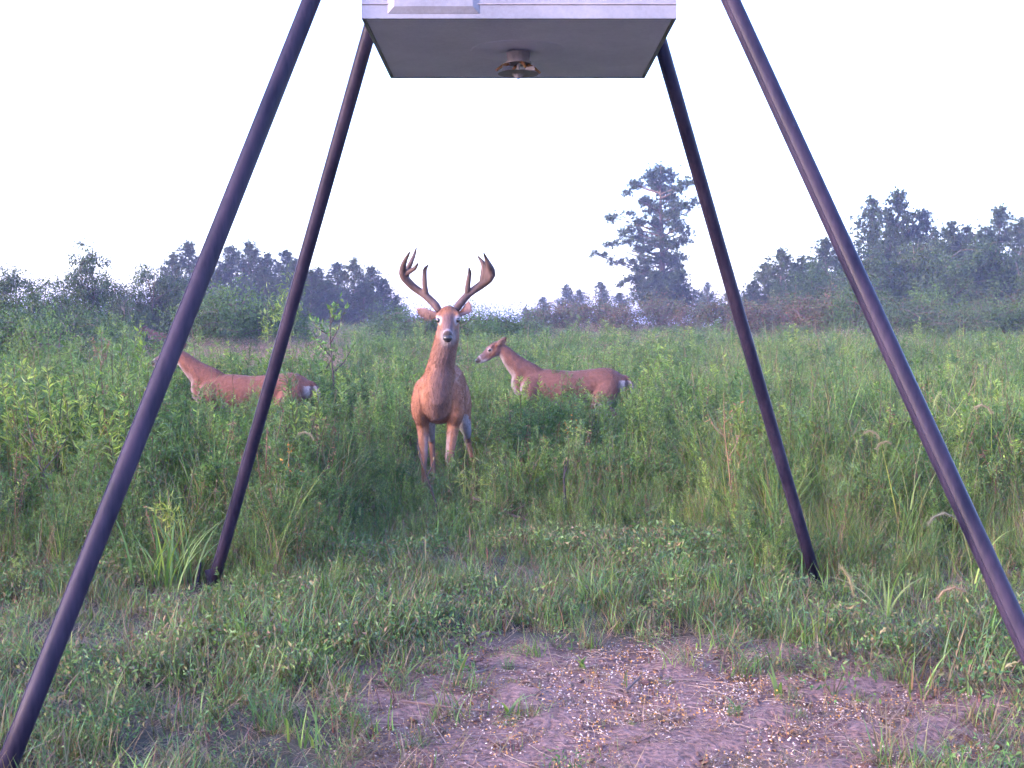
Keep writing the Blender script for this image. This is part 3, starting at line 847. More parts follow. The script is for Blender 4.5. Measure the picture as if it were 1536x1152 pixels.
# where the animals stand (world x, y, half sizes kept free of stems)
BUCK_Y, DOE1_Y, DOE2_Y, DOE3_Y = 9.0, 11.9, 12.6, 40.0
BUCK_X = (657 - 768) / FPX * BUCK_Y
DOE1_X = (318 - 768) / FPX * DOE1_Y      # below the front legs
DOE2_X = (797 - 768) / FPX * DOE2_Y
DOE3_X = (232 - 768) / FPX * DOE3_Y
DEER_SPOTS = [(BUCK_X, BUCK_Y + 0.5, 0.26, 0.85), (DOE1_X + 0.4, DOE1_Y, 0.70, 0.20), (DOE2_X + 0.4, DOE2_Y, 0.70, 0.20), (DOE3_X + 0.4, DOE3_Y - 0.8, 1.3, 1.6)]
field()
lawn()
#PART2
# ------------------------------------------------------------------ the deer feeder
def bevel_box(name, size, mat, parent, loc, bev=0.006, rot=None):
    import bmesh
    bm = bmesh.new()
    bmesh.ops.create_cube(bm, size=1.0)
    bmesh.ops.scale(bm, vec=size, verts=bm.verts)
    bmesh.ops.bevel(bm, geom=list(bm.edges), offset=bev, segments=2, profile=0.5, affect='EDGES')
    me = bpy.data.meshes.new(name); bm.to_mesh(me); bm.free()
    me.materials.append(mat)
    o = bpy.data.objects.new(name, me); C.objects.link(o); o.parent = parent; o.location = loc
    if rot: o.rotation_euler = rot
    return o

def frustum(mb, c, r0, r1, z0, z1, seg=24):
    v = []
    for (r, z) in ((r0, z0), (r1, z1)):
        for k in range(seg):
            a = 2 * math.pi * k / seg
            v.append((c[0] + r * math.cos(a), c[1] + r * math.sin(a), z))
    f = [(k, (k + 1) % seg, seg + (k + 1) % seg, seg + k) for k in range(seg)]
    f.append(tuple(range(seg))[::-1]); f.append(tuple(seg + k for k in range(seg)))
    mb.add(v, f)

def feeder():
    cx, cy = 0.024, 4.75
    zb = 2.344
    e = empty('deer_feeder', (cx, cy, 0))
    tag(e, 'metal box deer feeder standing on four splayed black pipe legs', 'deer feeder')
    def loc(p): return (p[0] - cx, p[1] - cy, p[2])
    wx, wy, hz = 1.069, 1.013, 0.78
    # hopper: open-bottomed tray rim around a recessed base
    mb = MB()
    t = 0.012
    for (c, s) in [((0, -wy / 2 + t / 2, zb + hz / 2), (wx, t, hz)), ((0, wy / 2 - t / 2, zb + hz / 2), (wx, t, hz)),
                   ((-wx / 2 + t / 2, 0, zb + hz / 2), (t, wy - 2 * t, hz)), ((wx / 2 - t / 2, 0, zb + hz / 2), (t, wy - 2 * t, hz)),
                   ((0, 0, zb + hz + 0.011), (wx + 0.05, wy + 0.05, 0.02))]:
        mb.box(c, s)
    hop = mb.build('hopper', M_sheet, e)
    # folded lip along the lower front and a sheet seam
    s1 = bevel_box('sheet_seam', (wx - 0.004, 0.006, 0.004), M_motor, hop, (0, -wy / 2 - 0.0015, zb + 0.048), 0.001)
    # pressed access panel with sloping edges
    pm = MB()
    x0, x1, z0, z1 = -0.445, -0.135, zb + 0.016, zb + 0.40
    b = 0.022
    yo, yi = -wy / 2 - 0.0115, -wy / 2 - 0.0015
    pm.add([(x0, yi, z0), (x1, yi, z0), (x1, yi, z1), (x0, yi, z1), (x0 + b, yo, z0 + b), (x1 - b, yo, z0 + b), (x1 - b, yo, z1 - b), (x0 + b, yo, z1 - b)],
           [(4, 5, 6, 7), (0, 1, 5, 4), (1, 2, 6, 5), (2, 3, 7, 6), (3, 0, 4, 7), (3, 2, 1, 0)])
    pm.build('access_panel', M_sheet, hop)
    base = bevel_box('base_plate', (wx - 2 * t - 0.002, wy - 2 * t - 0.002, 0.01), M_under, e, (0, 0, zb + 0.008), 0.002)
    for (rx, ry) in [(-0.22, -0.05), (0.20, -0.10), (-0.08, 0.02), (0.19, 0.02), (0.40, -0.03), (-0.40, 0.1)]:
        rv = MB(); frustum(rv, (rx, ry), 0.006, 0.008, zb - 0.0005, zb + 0.004, 8); rv.build('rivet', M_motor, base)
    # spinner unit hanging under the middle
    m = MB(); frustum(m, (0.0, 0.0), 0.180, 0.182, zb + 0.0012, zb + 0.004, 40); m.build('mounting_disc', M_under, e)
    m = MB(); frustum(m, (0, 0), 0.040, 0.046, zb - 0.040, zb - 0.0035, 20); frustum(m, (0, 0), 0.05, 0.05, zb - 0.046, zb - 0.0405, 20)
    mot = m.build('motor_housing', M_motor, e)
    m = MB()
    for k in range(4):
        a = math.pi / 4 * 0 + k * math.pi / 2 + 0.3
        p0 = (0.035 * math.cos(a), 0.035 * math.sin(a), zb - 0.048); p1 = (0.06 * math.cos(a), 0.06 * math.sin(a), zb - 0.055); p2 = (0.088 * math.cos(a), 0.088 * math.sin(a), zb - 0.076)
        m = MB(); m.tube([p0, p1, p2], [0.006, 0.006, 0.005], 6); m.build('bracket', M_rust, mot)
    m = MB(); frustum(m, (0, 0), 0.078, 0.070, zb - 0.084, zb - 0.081, 28)
    sp = m.build('spinner_plate', M_motor, e)
    m = MB(); frustum(m, (0, 0), 0.006, 0.026, zb - 0.102, zb - 0.0845, 16); frustum(m, (0, 0), 0.005, 0.005, zb - 0.0805, zb - 0.0465, 8)
    m.build('spinner_cone', M_motor, sp)
    for k in range(4):
        a = k * math.pi / 2 + 0.8
        bevel_box('spinner_fin', (0.05, 0.003, 0.016), M_motor, sp, (0.06 * math.cos(a), 0.06 * math.sin(a), zb - 0.0725), 0.0008, (0, 0, a))
    # legs
    legs = [('front', W(-15, 1212, 3.3), W(467, 0, 4.17)), ('front', W(1651, 1212, 3.3), W(1096, 0, 4.17)),
            ('rear', W(317, 886, 6.12), W(539, 100, 5.22)), ('rear', W(1225, 874, 6.24), W(1001, 100, 5.24))]
    for i, (kind, g, u) in enumerate(legs):
        d = (u - g).normalized()
        g0 = g + d * ((gz(g.x, g.y) - 0.03 - g.z) / d.z)
        top = g + d * ((2.93 - g.z) / d.z)
        mb = MB()
        n = 10
        pts = [loc(g0 + (top - g0) * f) for f in np.linspace(0.0, 1, n)]
        mb.tube(pts, 0.0295, 28)
        lg = mb.build('leg', M_pole, e, True)
        # weld seam running up the pipe, on the side towards the camera and the light
        sdv = Vector((-0.75, -0.66, 0)); sdv = (sdv - d * sdv.dot(d)).normalized()
        mb = MB(); mb.tube([loc(g0 + (top - g0) * f + sdv * 0.0292) for f in (0.02, 0.5, 0.99)], 0.0022, 5); mb.build('weld_seam', M_pole, lg)
        # sleeve bracket that holds the leg to the hopper side
        mb = MB(); mb.tube([loc(g + d * ((z - g.z) / d.z)) for z in (2.70, 2.91)], 0.034, 16); mb.build('leg_sleeve', M_pole, e)
        sx = -1 if g.x < 0 else 1
        q = loc(g + d * ((2.80 - g.z) / d.z))
        mb = MB(); wxs = sx * wx / 2
        mb.box(((q[0] + wxs) / 2, max(-wy / 2 + 0.03, min(wy / 2 - 0.03, q[1])), 2.80), (abs(q[0] - wxs) + 0.004, 0.05, 0.16)); mb.build('leg_bracket', M_pole, e)
        if kind == 'rear' and i == 2:
            # flattened end and the stake that pins it
            p = loc(g0 + d * 0.03)
            mb = MB(); mb.tube([(p[0] - 0.052, p[1] - 0.02, 0.13), (p[0] - 0.062, p[1] - 0.02, 0.06), (p[0] - 0.085, p[1] - 0.02, -0.05)], [0.007, 0.009, 0.008], 6); mb.build('ground_stake', M_pole, lg)
            bevel_box('foot_tab', (0.05, 0.012, 0.14), M_pole, lg, (p[0] + 0.012, p[1] - 0.03, 0.03), 0.002, (0, R(-14), 0))
feeder()

# ------------------------------------------------------------------ deer
def etube(mb, pts, ra, rb, side=(0, 1, 0), seg=20, round_ends=True):
    """tube of elliptical rings: ra across the side direction, rb across the other"""
    pts = [Vector(p) for p in pts]; n = len(pts)
    ra, rb = list(ra), list(rb)
    if round_ends:
        t0 = (pts[0] - pts[1]).normalized(); t1 = (pts[-1] - pts[-2]).normalized()
        r0, r1 = min(ra[0], rb[0]), min(ra[-1], rb[-1])
        pts = [pts[0] + t0 * r0 * 0.98, pts[0] + t0 * r0 * 0.72] + pts + [pts[-1] + t1 * r1 * 0.72, pts[-1] + t1 * r1 * 0.98]
        ra = [ra[0] * 0.2, ra[0] * 0.70] + ra + [ra[-1] * 0.70, ra[-1] * 0.2]
        rb = [rb[0] * 0.2, rb[0] * 0.70] + rb + [rb[-1] * 0.70, rb[-1] * 0.2]
        n += 4
    sv = Vector(side).normalized()
    v = []
    for i in range(n):
        t = (pts[min(n - 1, i + 1)] - pts[max(0, i - 1)]).normalized()
        s = (sv - t * sv.dot(t)).normalized(); u = t.cross(s)
        for k in range(seg):
            a = 2 * math.pi * k / seg
            v.append(pts[i] + s * (ra[i] * math.cos(a)) + u * (rb[i] * math.sin(a)))
    f = []
    for i in range(n - 1):
        for k in range(seg):
            k2 = (k + 1) % seg
            f.append((i * seg + k, i * seg + k2, (i + 1) * seg + k2, (i + 1) * seg + k))
    f.append(tuple(range(seg))[::-1]); f.append(tuple((n - 1) * seg + k for k in range(seg)))
    mb.add([tuple(p) for p in v], f)

def resample(pts, cols, n):
    """smooth a coarse polyline (with radius columns) into n points"""
    A = np.array([list(p) + list(c) for p, c in zip(pts, cols)], float)
    t = np.concatenate([[0], np.cumsum(np.linalg.norm(np.diff(A[:, :3], axis=0), axis=1))])
    # Catmull-Rom through the points
    out = []
    for s in np.linspace(0, t[-1], n):
        i = int(np.clip(np.searchsorted(t, s) - 1, 0, len(t) - 2))
        f = (s - t[i]) / max(1e-9, t[i + 1] - t[i])
        p0, p1, p2, p3 = A[max(0, i - 1)], A[i], A[i + 1], A[min(len(A) - 1, i + 2)]
        out.append(0.5 * ((2 * p1) + (-p0 + p2) * f + (2 * p0 - 5 * p1 + 4 * p2 - p3) * f * f + (-p0 + 3 * p1 - 3 * p2 + p3) * f ** 3))
    out = np.array(out)
    return [tuple(r[:3]) for r in out], np.maximum(out[:, 3:], 0.004)

def limb(mb, pts, cols, n=16, side=(0, 1, 0)):
    p, c = resample(pts, cols, n)
    etube(mb, p, c[:, 0], c[:, 1], side)

def deer(name, loc, rz, s, neck, poll, nose, ears, legs, buck, voxel, coat, label, pitch_tail=0.0):
    e = empty(name, loc, rz, s)
    tag(e, label, 'deer', 'deer in the field')
    mb = MB()
    kx = 0.93 if buck else 0.92
    nb_ = neck['p'][2]
    limb(mb, [(nb_[0], nb_[1], nb_[2]), (.13, nb_[1] * .4, .93), (.145, 0, .80), (.09, 0, .68)], [(.09, .09), (.105 * kx, .10), (.105 * kx, .09), (.085, .06)], 14)
    limb(mb, [(0.15, 0, .80), (0.11, 0, .79), (0.0, 0, .785), (-0.22, 0, .775), (-0.45, 0, .765), (-0.70, 0, .805), (-0.90, 0, .835), (-1.02, 0, .825)],
         [(.09 * kx, .12), (.135 * kx, .165), (.166 * kx, .200), (.180, .212), (.185, .205), (.172, .185), (.165, .172), (.11, .12)], 26)
    limb(mb, neck['p'], neck['r'], 18)
    poll, nose = Vector(poll), Vector(nose)
    ax = (nose - poll); hl = ax.length; ax.normalize()
    sv = Vector((0, 1, 0)); sv = (sv - ax * sv.dot(ax)).normalized(); up = ax.cross(sv); up = up if up.z > 0 else -up
    def H(t, y, z): return poll + ax * (hl * t) + sv * y + up * z
    hw = 1.0 if buck else 0.9
    limb(mb, [H(-.05, 0, -.01), H(.12, 0, 0), H(.30, 0, .002), (H(.45, 0, 0)), H(.62, 0, -.006), H(.8, 0, -.008), H(.95, 0, -.010)],
         [(.062 * hw, .068), (.079 * hw, .080), (.079 * hw, .080), (.058 * hw, .072), (.042 * hw, .056), (.037 * hw, .047), (.034 * hw, .038)], 18, sv)
    limb(mb, [H(.50, 0, -.045), H(.70, 0, -.048), H(.90, 0, -.040)], [(.04 * hw, .03), (.032 * hw, .022), (.024 * hw, .016)], 8, sv)   # lower jaw
    for q in (-1, 1):   # brow ridges
        limb(mb, [H(.20, q * .050 * hw, .052), H(.33, q * .064 * hw, .044), H(.44, q * .055 * hw, .02)], [(.020, .020), (.022, .020), (.014, .014)], 8, sv)
    for (q, tip, bend, wdir) in ears:
        b = H(.10, q * .066 * hw, .030 - (.022 if buck else 0))
        tipv = b + Vector(tip); md = b + Vector(tip) * 0.5 + Vector(bend)
        limb(mb, [b, b + (md - b) * 0.55, md, md + (tipv - md) * 0.6, tipv], [(.020, .016), (.034, .013), (.042, .011), (.030, .010), (.008, .008)], 14, wdir)
    for (pts, cols) in legs:
        limb(mb, pts, cols, 26)
    tl = [(-1.04, 0, .90), (-1.13, 0, .87 + pitch_tail * .3), (-1.18, 0, .76 + pitch_tail), (-1.17, 0, .66 + pitch_tail * 1.3)]
    limb(mb, tl, [(.035, .03), (.045, .024), (.045, .022), (.014, .012)], 10)
    raw = mb.build('raw', M_fur)
    md = raw.modifiers.new('r', 'REMESH'); md.mode = 'VOXEL'; md.voxel_size = voxel; md.use_smooth_shade = True
    m2 = raw.modifiers.new('s', 'SMOOTH'); m2.factor = 0.5; m2.iterations = max(3, int(0.05 / voxel))
    dg = bpy.context.evaluated_depsgraph_get()
    me = bpy.data.meshes.new_from_object(raw.evaluated_get(dg))
    bpy.data.objects.remove(raw)
    me.name = 'body'
    n = len(me.vertices)
    co = np.empty(n * 3, np.float32); me.vertices.foreach_get('co', co); co = co.reshape(-1, 3).astype(float)
    no = np.empty(n * 3, np.float32); me.vertices.foreach_get('normal', no); no = no.reshape(-1, 3)
    base = np.array(coat)
    col = np.tile(base, (n, 1))
    def mix(c, w):
        nonlocal col
        w = np.clip(w, 0, 1)[:, None]; col = col * (1 - w) + np.array(c) * w
    WHITE = (0.24, 0.22, 0.23); GREY = (0.085, 0.055, 0.056); DARK = (0.035, 0.026, 0.024)
    x, y, z = co[:, 0], co[:, 1], co[:, 2]
    mix(base * np.array([0.72, 0.66, 0.62]), sm(z, .93, 1.0) * (x < -0.05) * 0.8)                       # darker back
    mix(WHITE, (1 - sm(z, .57, .66)) * (x < -0.12) * (x > -.95) * (no[:, 2] < -0.1) * 0.9)              # belly
    mix(WHITE, (1 - sm(z, .40, .62)) * (np.sign(y) * no[:, 1] < -0.25) * 0.45)                            # inner legs
    mix(base * 0.8, (1 - sm(z, .30, .40)) * 0.5)
    mix(DARK, 1 - sm(z, .045, .06))
    mix(WHITE, sm(-x, 1.0, 1.06) * (z < .86) * (z > .5) * 0.9)                                          # rump and tail
    mix(base * 0.6, (x < -1.09) * (no[:, 0] < -0.3) * (z > .7) * 0.7)
    mix(GREY, (x > 0.10) * (z < poll.z - .1) * np.exp(-(np.maximum(0, np.abs(y - np.interp(z, [.7, 1.3], [0, poll.y])) - .015) / .06) ** 2) * sm(no[:, 0], 0.0, 0.5) * (0.85 if buck else 0.0))    # fore-neck
    if not buck:
        mix(WHITE, (x > 0.02) * (z < poll.z) * (z > .6) * sm(no[:, 0] - 0.4 * no[:, 2], 0.35, 0.95) * 0.6)
    rel = co - np.array(poll)
    t = rel @ np.array(ax) / hl; ly = rel @ np.array(sv); lz = rel @ np.array(up)
    head = (t > -0.15) & (t < 1.3) & (np.abs(ly) < .11) & (np.abs(lz) < .12)
    mix(WHITE, head * sm(t, .55, .8) * (1 - sm(lz, -.05, -.015)) * 0.9)                                # chin and throat
    mix(WHITE, sm(-lz, .05, .09) * sm(t, .0, .3) * (1 - sm(np.abs(ly), .03, .075)) * (1 - sm(-lz, .12, .2)) * (t < 1.2) * 0.7)
    mix(np.array([.075, .050, .055]), head * sm(t, .22, .5) * sm(lz, -.03, .0) * (1 - sm(np.abs(ly), .025, .055)) * 0.85)     # greyer face
    mix(base * np.array([0.62, .50, .42]), head * (1 - sm(t, .16, .34)) * sm(lz, -.02, .03) * 0.9)                # rusty crown
    for q in (-1, 1):
        dd = np.sqrt(((t - .42) * hl) ** 2 + (ly - q * .067 * hw) ** 2 + (lz - .028) ** 2)
        mix((0.30, .27, .28), head * (1 - sm(dd, .024, .046)) * (0.9 if buck else 0.3))
        mix(DARK, head * (1 - sm(dd, .014, .022)))
    mix(DARK, head * sm(t, .86, .93) * (lz > -.03))
    mix(WHITE, head * (np.abs(t - .84) < .03) * (lz > -.03) * 0.5)
    ear = (np.abs(ly) > .085) & (t > -.6) & (t < .4) & (lz > -.06) & (z > poll.z - .1)
    fwd = no @ np.array(ax)
    mix((0.13, .085, .085), ear * (fwd > 0.15) * 0.85)
    mix(base * 0.55, ear * (fwd < -0.1) * 0.5)
    at = me.attributes.new('tint', 'FLOAT_COLOR', 'POINT') if 'tint' not in me.attributes else me.attributes['tint']
    rgba = np.ones((n, 4), np.float32); rgba[:, :3] = np.clip(col, 0, 1)
    at.data.foreach_set('color', rgba.ravel())
    me.materials.clear(); me.materials.append(M_fur)
    me.polygons.foreach_set('use_smooth', np.ones(len(me.polygons), bool))
    o = bpy.data.objects.new('body', me); C.objects.link(o); o.parent = e
    rng = np.random.default_rng(len(label))
    ok = np.where((z > .07) & ~(head & (t > .84)) & ~(head & (np.abs(t - .42) * hl < .03) & (np.abs(np.abs(ly) - .067 * hw) < .03) & (np.abs(lz - .028) < .03)))[0]
    nh = 30000 if buck else 16000
    pick = ok[rng.integers(0, len(ok), nh)]
    hp, hn = co[pick], no[pick].astype(float)
    flow = np.tile(np.array([[-0.8, 0, -0.75]]), (nh, 1))
    hd = head[pick]; flow[hd] = -np.array(ax) * 1.0
    flow = flow + rng.normal(size=(nh, 3)) * 0.25
    flow = norm(flow - hn * np.sum(flow * hn, axis=1, keepdims=True)) + hn * rng.uniform(0.12, 0.40, (nh, 1))
    ln = np.where(hd | (hp[:, 2] < .5), 0.012, 0.026) * rng.uniform(0.6, 1.3, nh)
    fb = MB()
    leaves(fb, hp - hn * 0.002, flow, ln, ln * 0.0 + 0.0034, np.clip(col[pick] * (1 + rng.normal(size=(nh, 1)) * 0.28), .004, .8), rng, 0.1, hn)
    fb.build('fur', M_fur, e)
    def ball(nm, c, r, mat, sc=(1, 1, 1)):
        import bmesh
        bm = bmesh.new(); bmesh.ops.create_uvsphere(bm, u_segments=14, v_segments=10, radius=1.0)
        fr = Matrix((ax, sv, up)).transposed()
        for v in bm.verts:
            v.co = Vector(c) + fr @ Vector((v.co.x * r * sc[0], v.co.y * r * sc[1], v.co.z * r * sc[2]))
        for f in bm.faces: f.smooth = True
        m_ = bpy.data.meshes.new(nm); bm.to_mesh(m_); bm.free(); m_.materials.append(mat)
        b = bpy.data.objects.new(nm, m_); C.objects.link(b); b.parent = e
    for q in (-1, 1):
        ball('eye', H(.41, q * .067 * hw, .030), .0175, M_eye)
    ball('nose', H(.985, 0, -.004), .030, M_nose, (.8, 1.15, .8))
    return e, H

def front_leg(q, dx=0.0, knee=0.0, dy=0.0, lift=0.0):
    y = q * .105 + dy
    return ([(-.02, q * .115, .84), (.03, q * .13, .70), (-.03, q * .115 + dy * .3, .56), (.0 + dx * .5 + knee, y, .345), (.0 + dx * .8, y, .30), (dx, y, .11 + lift), (dx + .012, y, .07 + lift), (dx + .035, y, .015 + lift)],
            [(.06, .10), (.065, .10), (.045, .062), (.030, .034), (.022, .026), (.021, .024), (.026, .030), (.030, .040)])

def hind_leg(q, dx=0.0, dy=0.0, spread=0.0):
    y = q * .115 + dy
    return ([(-.90, q * .09, .86), (-.86, q * .125, .72), (-.80, q * .13 + dy * .3, .57), (-.93 + dx * .4, y, .44), (-1.04 + dx * .6, y, .365), (-1.02 + dx * .7, y + spread * .3, .29), (-.98 + dx, y + spread, .10), (-.97 + dx, y + spread, .06), (-.95 + dx, y + spread, .015)],
            [(.07, .13), (.085, .14), (.065, .10), (.036, .055), (.027, .042), (.023, .030), (.021, .023), (.026, .028), (.030, .038)])

# the buck, facing the camera
DSC = 213.0
buck, Hb = deer('whitetail_buck', (BUCK_X, BUCK_Y, gz(BUCK_X, BUCK_Y)), R(-90), 1.0,
    dict(p=[(-.06, 0, .84), (.04, .015, .93), (.11, .04, 1.06), (.17, .072, 1.20), (.205, .088, 1.29), (.23, .09, 1.345)],
         r=[(.13, .18), (.112, .170), (.093, .135), (.084, .112), (.078, .096), (.07, .08)]),
    (.24, .09, 1.375), (.50, .096, 1.212),
    [(-1, (-.04, -.16, .05), (.0, -.01, -.012), (0.35, 0.1, 1)), (1, (-.06, .075, .10), (-.01, .025, -.01), (0.5, 0.6, -.3))],
    [front_leg(-1, .02), front_leg(1, .10, .02, -.02), hind_leg(-1, .05, .0, 0.02), hind_leg(1, -.05, .06, .07)],
    True, 0.0075, (0.195, 0.085, 0.048), 'big antlered buck facing the camera in the middle of the field')

def antler(name, beam, tines, q):
    def P(px, py, fx): return (fx, (px - 676) / DSC + .09, 1.30 + (490 - py) / DSC)
    mb = MB()
    def grow(pts, r):
        pp = [P(*p) for p in pts]
        p, c = resample(pp, [(a * 1.22, a * 1.22) for a in r], 16)
        etube(mb, p, c[:, 0], c[:, 1], (1, .2, 0), 10)
    grow(*beam)
    for t in tines: grow(*t)
    raw = mb.build('raw', M_antler)
    md = raw.modifiers.new('r', 'REMESH'); md.mode = 'VOXEL'; md.voxel_size = 0.0045; md.use_smooth_shade = True
    m2 = raw.modifiers.new('s', 'SMOOTH'); m2.factor = 0.5; m2.iterations = 4
    me = bpy.data.meshes.new_from_object(raw.evaluated_get(bpy.context.evaluated_depsgraph_get()))
    bpy.data.objects.remove(raw)
    me.materials.clear(); me.materials.append(M_antler)
    n = len(me.vertices); co = np.empty(n * 3, np.float32); me.vertices.foreach_get('co', co); co = co.reshape(-1, 3)
    tips = np.array([P(*beam[0][-1])] + [P(*t[0][-1]) for t in tines])
    dist = np.min(np.linalg.norm(co[:, None] - tips[None], axis=2), axis=1)
    k = 0.35 + 0.65 * sm(dist, 0.01, 0.07)
    rgba = np.ones((n, 4), np.float32); rgba[:, :3] = k[:, None]
    at = me.attributes.new('tint', 'FLOAT_COLOR', 'POINT') if 'tint' not in me.attributes else me.attributes['tint']
    at.data.foreach_set('color', rgba.ravel())
    o = bpy.data.objects.new('antler', me); C.objects.link(o); o.parent = buck
    o['label'] = name
antler('antler on the left of the picture with four dark-tipped points',
       ([(661, 468, .22), (655, 459, .21), (640, 445, .19), (622, 432, .19), (610, 419, .22), (607, 410, .25), (611, 396, .30), (620, 382, .36)], [.020, .024, .022, .023, .025, .023, .015, .006]),
       [([(642, 447, .19), (640, 430, .22), (640, 414, .24), (641, 406, .25), (646, 400, .27)], [.018, .016, .014, .012, .005]),
        ([(612, 421, .21), (614, 408, .21), (619, 396, .21), (624, 384, .20), (627, 373, .19)], [.018, .017, .014, .010, .005]),
        ([(609, 415, .23), (617, 410, .26), (626, 405, .28), (631, 398, .30)], [.018, .016, .012, .006])], -1)
antler('antler on the right of the picture with broad forked end',
       ([(686, 468, .22), (692, 459, .21), (706, 443, .19), (724, 430, .19), (737, 420, .22), (742, 411, .25), (737, 400, .30), (733, 391, .33), (730, 384, .36)], [.020, .024, .022, .025, .026, .022, .018, .011, .006]),
       [([(704, 445, .19), (705, 430, .22), (707, 418, .24), (708, 411, .25), (707, 404, .27)], [.018, .016, .014, .012, .005]),
        ([(726, 430, .20), (729, 415, .21), (730, 402, .22), (726, 394, .22), (720, 386, .21)], [.020, .022, .020, .013, .005]),
        ([(735, 420, .22), (736, 410, .235), (735, 401, .25), (733, 394, .27)], [.022, .022, .018, .010])], 1)

DOE_COAT = (0.122, 0.051, 0.037)
def doe(name, loc, rz, s, poll, nose, label, voxel, legs, ears, tail=0.0, coat=None):
    px_, pz_ = poll[0], poll[2]
    nk = dict(p=[(-.06, 0, .84), (.05, 0, .92), (.05 + (px_ - .05) * .45, poll[1] * .4, .92 + (pz_ - .92) * .40), (.05 + (px_ - .05) * .8, poll[1] * .8, .92 + (pz_ - .92) * .78), (px_ - .01, poll[1], pz_ - .03)],
              r=[(.12, .17), (.105, .16), (.080, .115), (.068, .085), (.06, .07)])
    return deer(name, loc, rz, s, nk, poll, nose, ears, legs, False, voxel, coat or DOE_COAT, label, tail)
EARS_D = [(-1, (-.10, -.10, .10), (-.01, -.01, 0), (0.6, -.5, .6)), (1, (-.10, .10, .10), (-.01, .01, 0), (0.6, .5, .6))]
doe('whitetail_doe', (DOE1_X, DOE1_Y, gz(DOE1_X, DOE1_Y)), R(180), 0.87, (.38, .02, 1.22), (.66, .04, 1.11), 'reddish doe walking left between the two left feeder legs', 0.011,
    [front_leg(-1, .10), front_leg(1, -.12, .04), hind_leg(-1, -.10), hind_leg(1, .12)], EARS_D)
doe('whitetail_doe', (DOE2_X, DOE2_Y, gz(DOE2_X, DOE2_Y)), R(180), 0.87, (.37, .04, 1.25), (.64, .10, 1.09), 'reddish doe half hidden in weeds just right of the buck', 0.011,
    [front_leg(-1, -.10), front_leg(1, .12), hind_leg(-1, .12), hind_leg(1, -.10)], EARS_D, .03, (0.098, 0.046, 0.037))
doe('whitetail_doe', (DOE3_X, DOE3_Y, gz(DOE3_X, DOE3_Y)), R(180), 0.9, (.34, 0, 1.12), (.60, .05, .98), 'small distant doe near the shrubs beside the left front feeder leg', 0.02,
    [front_leg(-1, .05), front_leg(1, -.05), hind_leg(-1, -.05), hind_leg(1, .05)], EARS_D)

